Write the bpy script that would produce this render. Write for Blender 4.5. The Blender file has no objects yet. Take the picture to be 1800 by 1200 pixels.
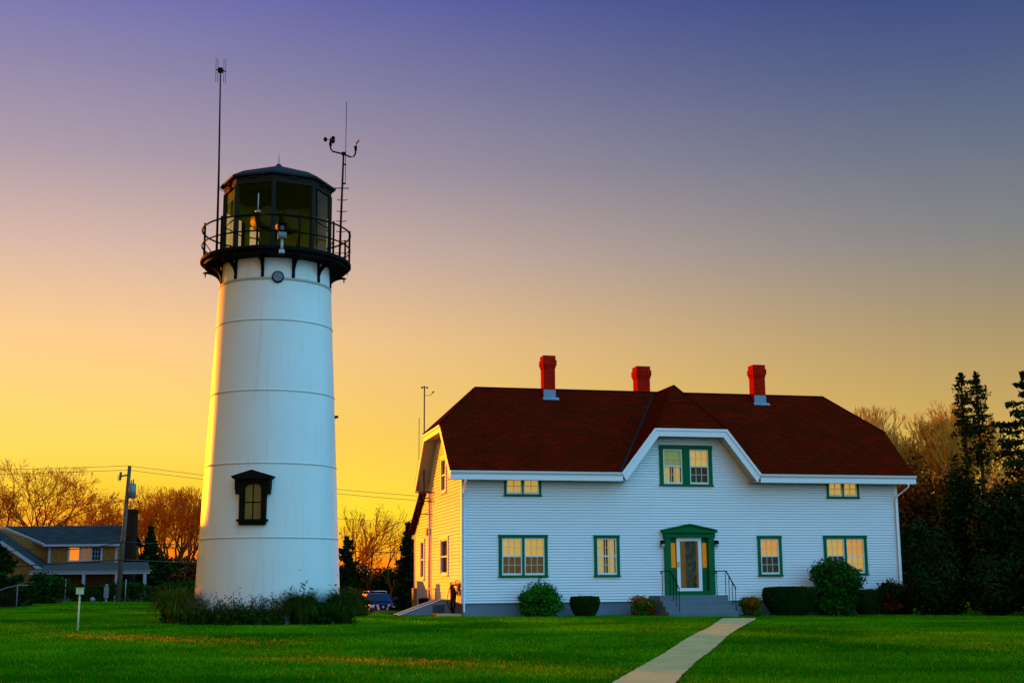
import bpy, math, random
import numpy as np
from math import radians, sin, cos, pi
from mathutils import Vector, Matrix

scene = bpy.context.scene
col = scene.collection
ZC = 1.6                                   # eye height above the world's zero

# ------------------------------------------------------------------ camera
cd = bpy.data.cameras.new("camera")
cam = bpy.data.objects.new("camera", cd)
col.objects.link(cam)
scene.camera = cam
cd.sensor_width = 36.0
cd.lens = 36.0 * 2303.7 / 1800.0
cd.clip_end = 3000
PITCH, ROLL = 0.1805, -0.0074
_fw = Vector((0, cos(PITCH), sin(PITCH)))
_up0 = Vector((0, -sin(PITCH), cos(PITCH)))
_rt0 = Vector((1, 0, 0))
_rt = _rt0 * cos(ROLL) + _up0 * sin(ROLL)
_up = -_rt0 * sin(ROLL) + _up0 * cos(ROLL)
cam.matrix_world = Matrix(((_rt.x, _up.x, -_fw.x, 0), (_rt.y, _up.y, -_fw.y, 0), (_rt.z, _up.z, -_fw.z, ZC), (0, 0, 0, 1)))

scene.view_settings.view_transform = 'Standard'
scene.view_settings.look = 'None'
scene.view_settings.exposure = 0.5
scene.view_settings.gamma = 1.0
scene.cycles.max_bounces = 6
scene.cycles.diffuse_bounces = 3
scene.cycles.glossy_bounces = 3
scene.cycles.transparent_max_bounces = 12
scene.cycles.use_denoising = True

# ------------------------------------------------------------------ sun and sky
SUN_AZ = radians(-42.5)                    # measured from +Y towards +X
SUN_EL = radians(5.3)
sl = bpy.data.lights.new("sun", 'SUN')
sl.energy = 5.0
sl.angle = radians(0.6)
sl.color = (1.0, 0.20, 0.0)
sun = bpy.data.objects.new("sun", sl)
col.objects.link(sun)
_sd = Vector((sin(SUN_AZ) * cos(SUN_EL), cos(SUN_AZ) * cos(SUN_EL), sin(SUN_EL)))
sun.rotation_euler = _sd.to_track_quat('Z', 'Y').to_euler()
sun.location = (-40, 50, 30)


def lin(c):
    return tuple(((v / 255.0) / 12.92 if v / 255.0 <= 0.04045 else ((v / 255.0 + 0.055) / 1.055) ** 2.4) for v in c)


world = bpy.data.worlds.new("World")
scene.world = world
world.use_nodes = True
wn, wl = world.node_tree.nodes, world.node_tree.links
wn.clear()


def wm(op, a, b=None, c=None, clamp=False):
    n = wn.new('ShaderNodeMath')
    n.operation = op
    n.use_clamp = clamp
    for i, v in enumerate((a, b, c)):
        if v is None:
            continue
        if isinstance(v, (int, float)):
            n.inputs[i].default_value = v
        else:
            wl.new(v, n.inputs[i])
    return n.outputs[0]


def wsmooth(v, a, b):
    n = wn.new('ShaderNodeMapRange')
    n.interpolation_type = 'SMOOTHSTEP'
    wl.new(v, n.inputs[0])
    n.inputs[1].default_value = a
    n.inputs[2].default_value = b
    return n.outputs[0]


def wramp(v, stops):
    n = wn.new('ShaderNodeValToRGB')
    r = n.color_ramp
    r.interpolation = 'B_SPLINE' if False else 'LINEAR'
    while len(r.elements) < len(stops):
        r.elements.new(0.5)
    for e_, (p, c) in zip(r.elements, stops):
        e_.position = p
        e_.color = (*c, 1)
    wl.new(v, n.inputs[0])
    return n.outputs[0]


def wmix(f, a, b):
    n = wn.new('ShaderNodeMix')
    n.data_type = 'RGBA'
    wl.new(f, n.inputs[0])
    wl.new(a, n.inputs[6])
    if isinstance(b, tuple):
        n.inputs[7].default_value = (*b, 1)
    else:
        wl.new(b, n.inputs[7])
    return n.outputs[2]


tc = wn.new('ShaderNodeTexCoord')
sep = wn.new('ShaderNodeSeparateXYZ')
wl.new(tc.outputs['Generated'], sep.inputs[0])
el = wm('ARCSINE', sep.outputs[2])
az = wm('ARCTAN2', sep.outputs[0], sep.outputs[1])
elf = wm('DIVIDE', el, radians(40.0), clamp=True)


def dstop(deg, c):
    return (max(deg, 0.0) / 40.0, lin(c))


# elevation ramps of a clear dusk sky: towards the afterglow and away from it
glow = wramp(elf, [dstop(0.0, (255, 92, 4)), dstop(0.6, (255, 122, 7)), dstop(1.6, (255, 180, 14)), dstop(2.9, (255, 225, 36)), dstop(6.2, (255, 208, 84)),
                   dstop(10.3, (249, 200, 136)), dstop(14.0, (214, 180, 164)), dstop(17.8, (170, 152, 166)), dstop(21.4, (140, 131, 168)),
                   dstop(25.0, (108, 107, 176)), dstop(36.0, (84, 82, 108))])
away = wramp(elf, [dstop(0.0, (246, 130, 16)), dstop(3.0, (232, 186, 46)), dstop(6.6, (194, 160, 86)), dstop(10.5, (160, 142, 106)),
                   dstop(14.0, (128, 129, 128)), dstop(17.8, (102, 112, 132)), dstop(21.4, (76, 90, 132)),
                   dstop(25.0, (50, 68, 128)), dstop(36.0, (56, 72, 120))])
side = wsmooth(wm('MULTIPLY_ADD', el, 0.42, wm('ADD', az, -0.10)), -0.34, 0.46)
burn = wramp(elf, [dstop(0.0, (255, 60, 2)), dstop(0.8, (255, 100, 4)), dstop(1.8, (255, 145, 6)), dstop(3.0, (255, 184, 14)), dstop(4.2, (255, 208, 46)), dstop(5.6, (255, 216, 86)),
                   dstop(10.3, (250, 201, 138)), dstop(14.0, (214, 180, 164)), dstop(17.8, (170, 152, 166)), dstop(21.4, (140, 131, 168)),
                   dstop(25.0, (108, 107, 176)), dstop(36.0, (84, 82, 108))])
glow = wmix(wsmooth(az, -0.16, -0.26), glow, burn)
# round the sun itself, further left than the picture reaches, the whole sky is warm
sunside = wramp(elf, [dstop(0.0, (255, 60, 2)), dstop(2.5, (255, 170, 10)), dstop(6.0, (255, 206, 40)), dstop(12.0, (242, 182, 22)), dstop(20.0, (206, 146, 26)),
                      dstop(28.0, (142, 102, 34)), dstop(40.0, (80, 66, 34))])
glow = wmix(wsmooth(az, -0.42, -0.75), glow, sunside)
sky_w = wmix(side, glow, away)
# the clear blue of the sky overhead and behind the camera
azc = wm('ABSOLUTE', wm('ADD', az, 1.05))
f_az = wsmooth(azc, 1.65, 2.4)
f_el = wsmooth(el, 0.90, 1.40)
f_blue = wm('MAXIMUM', f_az, f_el)
blue = wramp(elf, [dstop(0.0, (140, 190, 215)), dstop(14.0, (132, 200, 240)), dstop(40.0, (112, 196, 255))])
bm = wn.new('ShaderNodeMix')
bm.data_type = 'RGBA'
bm.blend_type = 'MULTIPLY'
bm.inputs[0].default_value = 1.0
wl.new(blue, bm.inputs[6])
bm.inputs[7].default_value = (2.15, 2.15, 2.15, 1)
bm.clamp_result = False
sky_c = wmix(f_blue, sky_w, bm.outputs[2])
bg = wn.new('ShaderNodeBackground')
wl.new(sky_c, bg.inputs[0])
bg.inputs[1].default_value = 0.7071
# the physical dusk sky adds its own faint light
nst = wn.new('ShaderNodeTexSky')
nst.sky_type = 'NISHITA'
nst.sun_disc = False
nst.sun_elevation = SUN_EL
nst.sun_rotation = SUN_AZ
bg2 = wn.new('ShaderNodeBackground')
wl.new(nst.outputs[0], bg2.inputs[0])
bg2.inputs[1].default_value = 0.004
ad = wn.new('ShaderNodeAddShader')
wl.new(bg.outputs[0], ad.inputs[0])
wl.new(bg2.outputs[0], ad.inputs[1])
wo = wn.new('ShaderNodeOutputWorld')
wl.new(ad.outputs[0], wo.inputs[0])

# ------------------------------------------------------------------ materials
MATS = {}


def mat(name, c, rough=0.7, var=0.0, scale=8.0, bump=0.0, bscale=40.0, metal=0.0, island=0.0, c2=None, spec=0.5, emis=None, emis_s=0.0, trans=0.0):
    """a principled material; var mixes c with c2 by object noise, island varies each loose piece"""
    if name in MATS:
        return MATS[name]
    m = bpy.data.materials.new(name)
    m.use_nodes = True
    nt = m.node_tree
    b = nt.nodes['Principled BSDF']
    b.inputs['Roughness'].default_value = rough
    b.inputs['Metallic'].default_value = metal
    b.inputs['Specular IOR Level'].default_value = spec
    b.inputs['Base Color'].default_value = (*c, 1)
    cur = None
    tcn = nt.nodes.new('ShaderNodeTexCoord')
    if var > 0:
        nz = nt.nodes.new('ShaderNodeTexNoise')
        nz.inputs['Scale'].default_value = scale
        nz.inputs['Detail'].default_value = 6
        nt.links.new(tcn.outputs['Object'], nz.inputs['Vector'])
        mr = nt.nodes.new('ShaderNodeMapRange')
        mr.inputs[1].default_value = 0.35
        mr.inputs[2].default_value = 0.65
        nt.links.new(nz.outputs['Fac'], mr.inputs[0])
        mm = nt.nodes.new('ShaderNodeMath')
        mm.operation = 'MULTIPLY'
        mm.inputs[1].default_value = var
        nt.links.new(mr.outputs[0], mm.inputs[0])
        mx = nt.nodes.new('ShaderNodeMix')
        mx.data_type = 'RGBA'
        mx.inputs[6].default_value = (*c, 1)
        mx.inputs[7].default_value = (*(c2 or tuple(v * 0.5 for v in c)), 1)
        nt.links.new(mm.outputs[0], mx.inputs[0])
        cur = mx.outputs[2]
    if island > 0:
        g = nt.nodes.new('ShaderNodeNewGeometry')
        hs = nt.nodes.new('ShaderNodeHueSaturation')
        mr = nt.nodes.new('ShaderNodeMapRange')
        mr.inputs[3].default_value = 1 - island
        mr.inputs[4].default_value = 1 + island
        nt.links.new(g.outputs['Random Per Island'], mr.inputs[0])
        nt.links.new(mr.outputs[0], hs.inputs['Value'])
        mr2 = nt.nodes.new('ShaderNodeMapRange')
        mr2.inputs[3].default_value = 0.5 - 0.05 * island
        mr2.inputs[4].default_value = 0.5 + 0.03 * island
        nt.links.new(g.outputs['Random Per Island'], mr2.inputs[0])
        nt.links.new(mr2.outputs[0], hs.inputs['Hue'])
        if cur is not None:
            nt.links.new(cur, hs.inputs['Color'])
        else:
            hs.inputs['Color'].default_value = (*c, 1)
        cur = hs.outputs[0]
    if cur is not None:
        nt.links.new(cur, b.inputs['Base Color'])
    if bump > 0:
        nb = nt.nodes.new('ShaderNodeTexNoise')
        nb.inputs['Scale'].default_value = bscale
        nb.inputs['Detail'].default_value = 5
        nt.links.new(tcn.outputs['Object'], nb.inputs['Vector'])
        bp = nt.nodes.new('ShaderNodeBump')
        bp.inputs['Strength'].default_value = bump
        bp.inputs['Distance'].default_value = 0.02
        nt.links.new(nb.outputs['Fac'], bp.inputs['Height'])
        nt.links.new(bp.outputs[0], b.inputs['Normal'])
    if emis:
        b.inputs['Emission Color'].default_value = (*emis, 1)
        b.inputs['Emission Strength'].default_value = emis_s
    if trans > 0:                                        # thin leaves let some light through
        tr = nt.nodes.new('ShaderNodeBsdfTranslucent')
        if cur is not None:
            nt.links.new(cur, tr.inputs[0])
        else:
            tr.inputs[0].default_value = (*c, 1)
        ms = nt.nodes.new('ShaderNodeMixShader')
        ms.inputs[0].default_value = trans
        out = nt.nodes['Material Output']
        nt.links.new(b.outputs[0], ms.inputs[1])
        nt.links.new(tr.outputs[0], ms.inputs[2])
        nt.links.new(ms.outputs[0], out.inputs[0])
    MATS[name] = m
    return m


def glass_mat(name, tint=(0.9, 0.95, 0.95), refl=0.06, top=0.6):
    m = bpy.data.materials.new(name)
    m.use_nodes = True
    nt = m.node_tree
    nt.nodes.clear()
    out = nt.nodes.new('ShaderNodeOutputMaterial')
    tr = nt.nodes.new('ShaderNodeBsdfTransparent')
    tr.inputs[0].default_value = (*tint, 1)
    gl = nt.nodes.new('ShaderNodeBsdfGlossy')
    gl.inputs['Roughness'].default_value = 0.02
    lw = nt.nodes.new('ShaderNodeLayerWeight')
    lw.inputs[0].default_value = 0.25
    mr = nt.nodes.new('ShaderNodeMapRange')
    mr.inputs[1].default_value = 0.035
    mr.inputs[3].default_value = refl
    mr.inputs[4].default_value = top
    nt.links.new(lw.outputs['Fresnel'], mr.inputs[0])
    ms = nt.nodes.new('ShaderNodeMixShader')
    nt.links.new(mr.outputs[0], ms.inputs[0])
    nt.links.new(tr.outputs[0], ms.inputs[1])
    nt.links.new(gl.outputs[0], ms.inputs[2])
    nt.links.new(ms.outputs[0], out.inputs[0])
    MATS[name] = m
    return m


def brick_mat(name, c1, c2, mortar, bw, bh, msize, rough=0.85, offset=0.5, bump=0.6, smooth=0.1):
    """rows of shingles or bricks laid out on the UV map (in metres)"""
    m = bpy.data.materials.new(name)
    m.use_nodes = True
    nt = m.node_tree
    b = nt.nodes['Principled BSDF']
    b.inputs['Roughness'].default_value = rough
    b.inputs['Specular IOR Level'].default_value = 0.0
    uv = nt.nodes.new('ShaderNodeUVMap')
    br = nt.nodes.new('ShaderNodeTexBrick')
    br.offset = offset
    br.inputs['Scale'].default_value = 1.0
    br.inputs['Brick Width'].default_value = bw
    br.inputs['Row Height'].default_value = bh
    br.inputs['Mortar Size'].default_value = msize
    br.inputs['Mortar Smooth'].default_value = smooth
    br.inputs['Bias'].default_value = 0.0
    br.inputs['Color1'].default_value = (*c1, 1)
    br.inputs['Color2'].default_value = (*c2, 1)
    br.inputs['Mortar'].default_value = (*mortar, 1)
    nt.links.new(uv.outputs[0], br.inputs['Vector'])
    nz = nt.nodes.new('ShaderNodeTexNoise')
    nz.inputs['Scale'].default_value = 0.9
    nz.inputs['Detail'].default_value = 5
    nt.links.new(uv.outputs[0], nz.inputs['Vector'])
    mr = nt.nodes.new('ShaderNodeMapRange')
    mr.inputs[1].default_value = 0.3
    mr.inputs[2].default_value = 0.7
    mr.inputs[3].default_value = 0.88
    mr.inputs[4].default_value = 1.12
    nt.links.new(nz.outputs['Fac'], mr.inputs[0])
    hs = nt.nodes.new('ShaderNodeHueSaturation')
    nt.links.new(br.outputs['Color'], hs.inputs['Color'])
    nt.links.new(mr.outputs[0], hs.inputs['Value'])
    nt.links.new(hs.outputs[0], b.inputs['Base Color'])
    bp = nt.nodes.new('ShaderNodeBump')
    bp.invert = True
    bp.inputs['Strength'].default_value = bump
    bp.inputs['Distance'].default_value = 0.012
    nt.links.new(br.outputs['Fac'], bp.inputs['Height'])
    nt.links.new(bp.outputs[0], b.inputs['Normal'])
    MATS[name] = m
    return m


WHITE = mat('white_siding', (0.78, 0.79, 0.80), 0.55, var=0.25, scale=0.7, c2=(0.70, 0.71, 0.71), spec=0.3)
TRIM = mat('white_trim', (0.80, 0.80, 0.80), 0.5, spec=0.4, var=0.2, scale=2.0, c2=(0.7, 0.7, 0.69))
SOFFIT = mat('soffit', (0.50, 0.42, 0.30), 0.7, spec=0.1)
TOWERW = mat('tower_paint', (0.70, 0.69, 0.63), 0.38, var=0.5, scale=1.1, c2=(0.64, 0.63, 0.58), bump=0.15, bscale=3.0, spec=0.6)
def streak_paint():
    nt = TOWERW.node_tree
    b = nt.nodes['Principled BSDF']
    src = b.inputs['Base Color'].links[0].from_socket
    t = nt.nodes.new('ShaderNodeTexCoord')
    mp = nt.nodes.new('ShaderNodeMapping')
    mp.inputs['Scale'].default_value = (5.0, 5.0, 0.22)
    nz = nt.nodes.new('ShaderNodeTexNoise')
    nz.inputs['Scale'].default_value = 1.4
    nz.inputs['Detail'].default_value = 6
    nt.links.new(t.outputs['Object'], mp.inputs[0])
    nt.links.new(mp.outputs[0], nz.inputs['Vector'])
    r = nt.nodes.new('ShaderNodeValToRGB')
    r.color_ramp.elements[0].position = 0.56
    r.color_ramp.elements[0].color = (0, 0, 0, 1)
    r.color_ramp.elements[1].position = 0.80
    r.color_ramp.elements[1].color = (0.45, 0.45, 0.45, 1)
    nt.links.new(nz.outputs['Fac'], r.inputs[0])
    m = nt.nodes.new('ShaderNodeMix')
    m.data_type = 'RGBA'
    m.inputs[7].default_value = (0.52, 0.44, 0.34, 1)
    nt.links.new(r.outputs[0], m.inputs[0])
    nt.links.new(src, m.inputs[6])
    nt.links.new(m.outputs[2], b.inputs['Base Color'])


streak_paint()
SEAM = mat('seam_paint', (0.42, 0.40, 0.32), 0.6)
BLACK = mat('black_iron', (0.0035, 0.0035, 0.003), 0.7, spec=0.06)
BLACKP = mat('black_paint', (0.008, 0.006, 0.003), 0.7, spec=0.05)
DARKMETAL = mat('dark_metal', (0.018, 0.018, 0.016), 0.6, spec=0.15)
LFRAME = mat('lantern_metal', (0.022, 0.021, 0.016), 0.7, spec=0.03, var=0.4, scale=6.0, c2=(0.025, 0.02, 0.012))
LROOF = mat('lantern_roof_metal', (0.018, 0.022, 0.024), 0.7, spec=0.08)
OLIVE = mat('lantern_inside', (0.42, 0.40, 0.010), 0.9, spec=0.0, var=0.5, scale=1.5, c2=(0.26, 0.27, 0.006))
OLIVE2 = mat('machine_green', (0.05, 0.055, 0.005), 0.6, spec=0.1)
LENSM = mat('lens_amber', (0.10, 0.055, 0.008), 0.5, spec=0.1)
REDPT = mat('red_machine_paint', (0.55, 0.06, 0.012), 0.5)
GREYMETAL = mat('grey_metal', (0.30, 0.33, 0.34), 0.45, metal=0.3)
GREEN = mat('green_trim', (0.002, 0.125, 0.036), 0.55, var=0.25, scale=3.0, c2=(0.002, 0.10, 0.028), spec=0.08)
SASH = mat('sash_white', (0.70, 0.74, 0.72), 0.5)
FOUND = mat('foundation_paint', (0.16, 0.20, 0.24), 0.85, var=0.6, scale=1.5, c2=(0.12, 0.155, 0.19), bump=0.4, bscale=25)
STEPM = mat('grey_step_paint', (0.115, 0.15, 0.175), 0.75, var=0.6, scale=2.5, c2=(0.08, 0.11, 0.13), bump=0.3, bscale=20)
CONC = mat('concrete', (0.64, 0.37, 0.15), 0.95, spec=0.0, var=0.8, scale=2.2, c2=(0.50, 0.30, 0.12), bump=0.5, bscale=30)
ASPH = mat('asphalt', (0.045, 0.045, 0.045), 0.9, var=0.5, scale=2.0, bump=0.3, bscale=30)
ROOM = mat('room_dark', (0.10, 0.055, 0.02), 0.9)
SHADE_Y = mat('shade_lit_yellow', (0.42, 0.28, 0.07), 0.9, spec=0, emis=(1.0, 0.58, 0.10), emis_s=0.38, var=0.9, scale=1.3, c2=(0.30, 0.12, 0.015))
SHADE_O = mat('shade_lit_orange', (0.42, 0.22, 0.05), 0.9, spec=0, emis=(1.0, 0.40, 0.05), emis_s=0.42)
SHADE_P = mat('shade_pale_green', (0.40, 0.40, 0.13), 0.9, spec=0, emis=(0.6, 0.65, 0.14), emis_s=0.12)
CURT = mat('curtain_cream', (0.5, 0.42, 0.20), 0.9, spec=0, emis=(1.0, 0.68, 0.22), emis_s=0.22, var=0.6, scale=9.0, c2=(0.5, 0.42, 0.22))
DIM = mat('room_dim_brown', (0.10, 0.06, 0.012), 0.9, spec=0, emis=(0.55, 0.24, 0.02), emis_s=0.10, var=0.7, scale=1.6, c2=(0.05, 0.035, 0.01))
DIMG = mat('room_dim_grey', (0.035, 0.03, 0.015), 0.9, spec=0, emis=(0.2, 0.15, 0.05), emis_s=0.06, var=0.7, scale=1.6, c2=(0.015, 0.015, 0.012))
SIDEO = mat('sidelight_orange', (0.45, 0.20, 0.02), 0.9, emis=(0.75, 0.22, 0.0), emis_s=0.22, spec=0)
DOORIN = mat('door_lace', (0.30, 0.28, 0.14), 0.9, var=0.9, scale=7.0, c2=(0.05, 0.06, 0.03))
GLASS = glass_mat('window_glass', (0.92, 0.95, 0.93), 0.006)
LGLASS = glass_mat('lantern_glass', (0.90, 0.90, 0.72), 0.0, 0.10)
BRASS = mat('brass', (0.6, 0.38, 0.10), 0.3, metal=0.8)
ROOFM = brick_mat('roof_shingle', (0.125, 0.0065, 0.0018), (0.066, 0.0072, 0.0018), (0.022, 0.0035, 0.0010), 0.40, 0.165, 0.012, bump=0.5)
VALLEY = mat('valley_metal', (0.018, 0.020, 0.020), 0.8, spec=0.05)
BRICK = brick_mat('chimney_brick', (0.62, 0.008, 0.002), (0.42, 0.006, 0.002), (0.30, 0.030, 0.014), 0.21, 0.072, 0.008, bump=0.9)
FLASH = mat('lead_flashing', (0.16, 0.26, 0.36), 0.55, var=0.5, scale=4.0, c2=(0.12, 0.20, 0.28))
RUBBER = mat('black_rubber', (0.005, 0.005, 0.005), 0.7, spec=0.1)
GSHINGLE = brick_mat('grey_shingle', (0.045, 0.052, 0.052), (0.03, 0.036, 0.036), (0.02, 0.024, 0.024), 0.45, 0.16, 0.02, bump=0.5)
CEDAR = brick_mat('cedar_shingle', (0.33, 0.135, 0.034), (0.25, 0.105, 0.027), (0.15, 0.07, 0.016), 0.2, 0.14, 0.012, bump=0.5)
DBRICK = brick_mat('dark_brick', (0.045, 0.015, 0.010), (0.03, 0.012, 0.008), (0.03, 0.02, 0.015), 0.21, 0.075, 0.01)
NTRIM = mat('pale_trim', (0.30, 0.31, 0.34), 0.6)
WOODP = mat('weathered_wood', (0.10, 0.075, 0.05), 0.85, var=0.6, scale=3.0, c2=(0.06, 0.045, 0.03))
WIREM = mat('wire_black', (0.01, 0.009, 0.008), 0.6)
BIRDBOX = mat('pale_green_box', (0.50, 0.55, 0.30), 0.7)
SUVP = mat('suv_paint', (0.002, 0.012, 0.095), 0.4, spec=0.15)
CHROME = mat('chrome', (0.7, 0.7, 0.7), 0.15, metal=1.0)
CARGLASS = mat('car_glass', (0.003, 0.006, 0.022), 0.3, spec=0.15)
LAMPG = mat('lamp_lens', (0.75, 0.75, 0.72), 0.15, spec=0.7)
PLATE = mat('plate_white', (0.6, 0.6, 0.52), 0.5)
TYRE = mat('tyre_rubber', (0.01, 0.01, 0.01), 0.8)
DKPAINT = mat('dark_car_paint', (0.02, 0.022, 0.02), 0.2, spec=0.6)
BARK = mat('bark', (0.09, 0.028, 0.005), 0.9, spec=0)
TWIG = mat('twig', (0.62, 0.095, 0.002), 0.9, spec=0, island=0.4)
BARKG = mat('bark_gold', (0.35, 0.15, 0.02), 0.9, spec=0)
TWIGG = mat('twig_gold', (0.72, 0.32, 0.04), 0.9, spec=0, island=0.3)
DRYLEAF = mat('dry_leaf', (0.17, 0.050, 0.008), 0.8, island=0.5, trans=0.35)
LEAFD = mat('leaf_dark', (0.012, 0.042, 0.003), 0.75, island=0.6, spec=0.03, trans=0.15)
LEAFM = mat('leaf_mid', (0.022, 0.125, 0.004), 0.6, island=0.5, spec=0.03, trans=0.2)
LEAFR = mat('leaf_rhododendron', (0.01, 0.07, 0.003), 0.55, island=0.5, spec=0.03, trans=0.15)
LEAFY = mat('leaf_yew', (0.008, 0.032, 0.002), 0.7, island=0.5, spec=0.03)
LEAFRED = mat('leaf_red', (.40, .060, .006), 0.7, island=0.5, spec=0.03, trans=0.2)
LEAFBR = mat('leaf_brown', (0.085, 0.03, 0.004), 0.8, island=0.6, spec=0.03, trans=0.15)
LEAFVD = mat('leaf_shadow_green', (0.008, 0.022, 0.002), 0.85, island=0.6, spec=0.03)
NEEDLE = mat('needle_dark', (0.01, 0.026, 0.004), 0.8, island=0.5, spec=0.02)
OGRASS = mat('ornamental_grass', (.10, .13, .006), 0.7, island=0.7, spec=0.02, trans=0.2)
OGRASSD = mat('ornamental_grass_dark', (.035, .065, .004), 0.7, island=0.7, spec=0.02, trans=0.15)
SCRUB = mat('scrub_leaf', (0.016, 0.068, 0.004), 0.75, island=0.6, spec=0.02, trans=0.15)
SCRUBF = mat('scrub_seedhead', (0.10, 0.035, 0.035), 0.8, island=0.6)
BLADE = None


# ------------------------------------------------------------------ mesh helpers
def link(name, me, parent=None):
    o = bpy.data.objects.new(name, me)
    col.objects.link(o)
    if parent is not None:
        o.parent = parent
    return o


def tag(o, label=None, cat=None, group=None, kind=None):
    if label:
        o['label'] = label
    if cat:
        o['category'] = cat
    if group:
        o['group'] = group
    if kind:
        o['kind'] = kind
    return o


def thing(name, label, cat, loc=(0, 0, 0), rz=0.0, group=None):
    o = bpy.data.objects.new(name, None)
    o.empty_display_size = 0.3
    col.objects.link(o)
    o.location = loc
    o.rotation_euler = (0, 0, rz)
    return tag(o, label, cat, group)


class MB:
    """collects shapes, builds ONE mesh object"""

    def __init__(self):
        self.v, self.f, self.uv, self.s = [], [], [], []

    def add(self, vs, fs, uvs=None, smooth=False):
        k = len(self.v)
        self.v += [tuple(p) for p in vs]
        for i, f in enumerate(fs):
            self.f.append(tuple(k + j for j in f))
            self.uv.append(uvs[i] if uvs else None)
            self.s.append(smooth)
        return self

    def box(self, x0, x1, y0, y1, z0, z1):
        vs = [(x0, y0, z0), (x1, y0, z0), (x1, y1, z0), (x0, y1, z0), (x0, y0, z1), (x1, y0, z1), (x1, y1, z1), (x0, y1, z1)]
        return self.add(vs, [(0, 3, 2, 1), (4, 5, 6, 7), (0, 1, 5, 4), (1, 2, 6, 5), (2, 3, 7, 6), (3, 0, 4, 7)])

    def prism(self, pts, off, uvf=None):
        """planar polygon pts (3D) extruded by vector off"""
        n = len(pts)
        a = [Vector(p) for p in pts]
        b = [p + Vector(off) for p in a]
        vs = a + b
        fs = [tuple(range(n)), tuple(range(2 * n - 1, n - 1, -1))]
        fs += [(i, i + n, (i + 1) % n + n, (i + 1) % n) for i in range(n)]
        uvs = [[uvf(vs[j]) for j in f] for f in fs] if uvf else None
        return self.add(vs, fs, uvs)

    def tube(self, path, r, n=8, r1=None, cap=True, smooth=True):
        path = [Vector(p) for p in path]
        m = len(path)
        vs, fs = [], []
        ref = None
        for i, p in enumerate(path):
            d = (path[min(i + 1, m - 1)] - path[max(i - 1, 0)]).normalized()
            if ref is None:
                ref = Vector((1, 0, 0)) if abs(d.x) < 0.8 else Vector((0, 1, 0))
            a = d.cross(ref).normalized()
            b = d.cross(a).normalized()
            ref = b.cross(d) if False else ref
            rr = r if r1 is None else r + (r1 - r) * i / (m - 1)
            for k in range(n):
                t = 2 * pi * k / n
                vs.append(p + (a * cos(t) + b * sin(t)) * rr)
        for i in range(m - 1):
            for k in range(n):
                fs.append((i * n + k, i * n + (k + 1) % n, (i + 1) * n + (k + 1) % n, (i + 1) * n + k))
        self.add(vs, fs, smooth=smooth)
        if cap:
            k0 = len(self.v) - m * n
            self.f.append(tuple(k0 + j for j in range(n))[::-1]); self.uv.append(None); self.s.append(False)
            self.f.append(tuple(k0 + (m - 1) * n + j for j in range(n))); self.uv.append(None); self.s.append(False)
        return self

    def lathe(self, prof, n=48, c=(0, 0), smooth=True, a0=0.0, cap=False):
        vs, fs = [], []
        for (r, z) in prof:
            for k in range(n):
                t = a0 + 2 * pi * k / n
                vs.append((c[0] + r * cos(t), c[1] + r * sin(t), z))
        for i in range(len(prof) - 1):
            for k in range(n):
                fs.append((i * n + k, i * n + (k + 1) % n, (i + 1) * n + (k + 1) % n, (i + 1) * n + k))
        if cap:
            fs.append(tuple(range(n))[::-1])
            fs.append(tuple((len(prof) - 1) * n + k for k in range(n)))
        return self.add(vs, fs, smooth=smooth)

    def build(self, name, m, parent=None, bevel=0.0):
        me = bpy.data.meshes.new(name)
        me.from_pydata(self.v, [], self.f)
        if any(u is not None for u in self.uv):
            lay = me.uv_layers.new(name='UVMap')
            for p, u in zip(me.polygons, self.uv):
                for j, li in enumerate(p.loop_indices):
                    lay.data[li].uv = u[j] if u else (0, 0)
        for p, s in zip(me.polygons, self.s):
            p.use_smooth = s
        me.materials.append(m)
        me.update()
        o = link(name, me, parent)
        if bevel > 0:
            md = o.modifiers.new('bevel', 'BEVEL')
            md.width = bevel
            md.segments = 2
            md.limit_method = 'ANGLE'
        return o


def np_mesh(name, V, F, m, parent=None, smooth=False):
    """fast mesh from arrays: V (n,3), F (m,k)"""
    me = bpy.data.meshes.new(name)
    V = np.ascontiguousarray(V, dtype=np.float32)
    F = np.ascontiguousarray(F, dtype=np.int32)
    nf, k = F.shape
    me.vertices.add(len(V))
    me.vertices.foreach_set('co', V.ravel())
    me.loops.add(nf * k)
    me.loops.foreach_set('vertex_index', F.ravel())
    me.polygons.add(nf)
    me.polygons.foreach_set('loop_start', np.arange(0, nf * k, k, dtype=np.int32))
    me.polygons.foreach_set('loop_total', np.full(nf, k, dtype=np.int32))
    if smooth:
        me.polygons.foreach_set('use_smooth', np.ones(nf, dtype=bool))
    me.materials.append(m)
    me.update(calc_edges=True)
    me.validate()
    return link(name, me, parent)


def leaf_quads(P, N, size, rng, aspect=2.0):
    """leaf-shaped quads at P facing roughly N"""
    n = len(P)
    N = N / (np.linalg.norm(N, axis=1, keepdims=True) + 1e-9)
    t = rng.normal(size=(n, 3))
    t -= (t * N).sum(1, keepdims=True) * N
    t /= np.linalg.norm(t, axis=1, keepdims=True) + 1e-9
    b = np.cross(N, t)
    s = (size * (0.6 + 0.8 * rng.random(n)))[:, None]
    V = np.stack([P - t * s, P + b * s / aspect, P + t * s, P - b * s / aspect], 1).reshape(-1, 3)
    F = np.arange(4 * n).reshape(n, 4)
    return V, F


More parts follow.
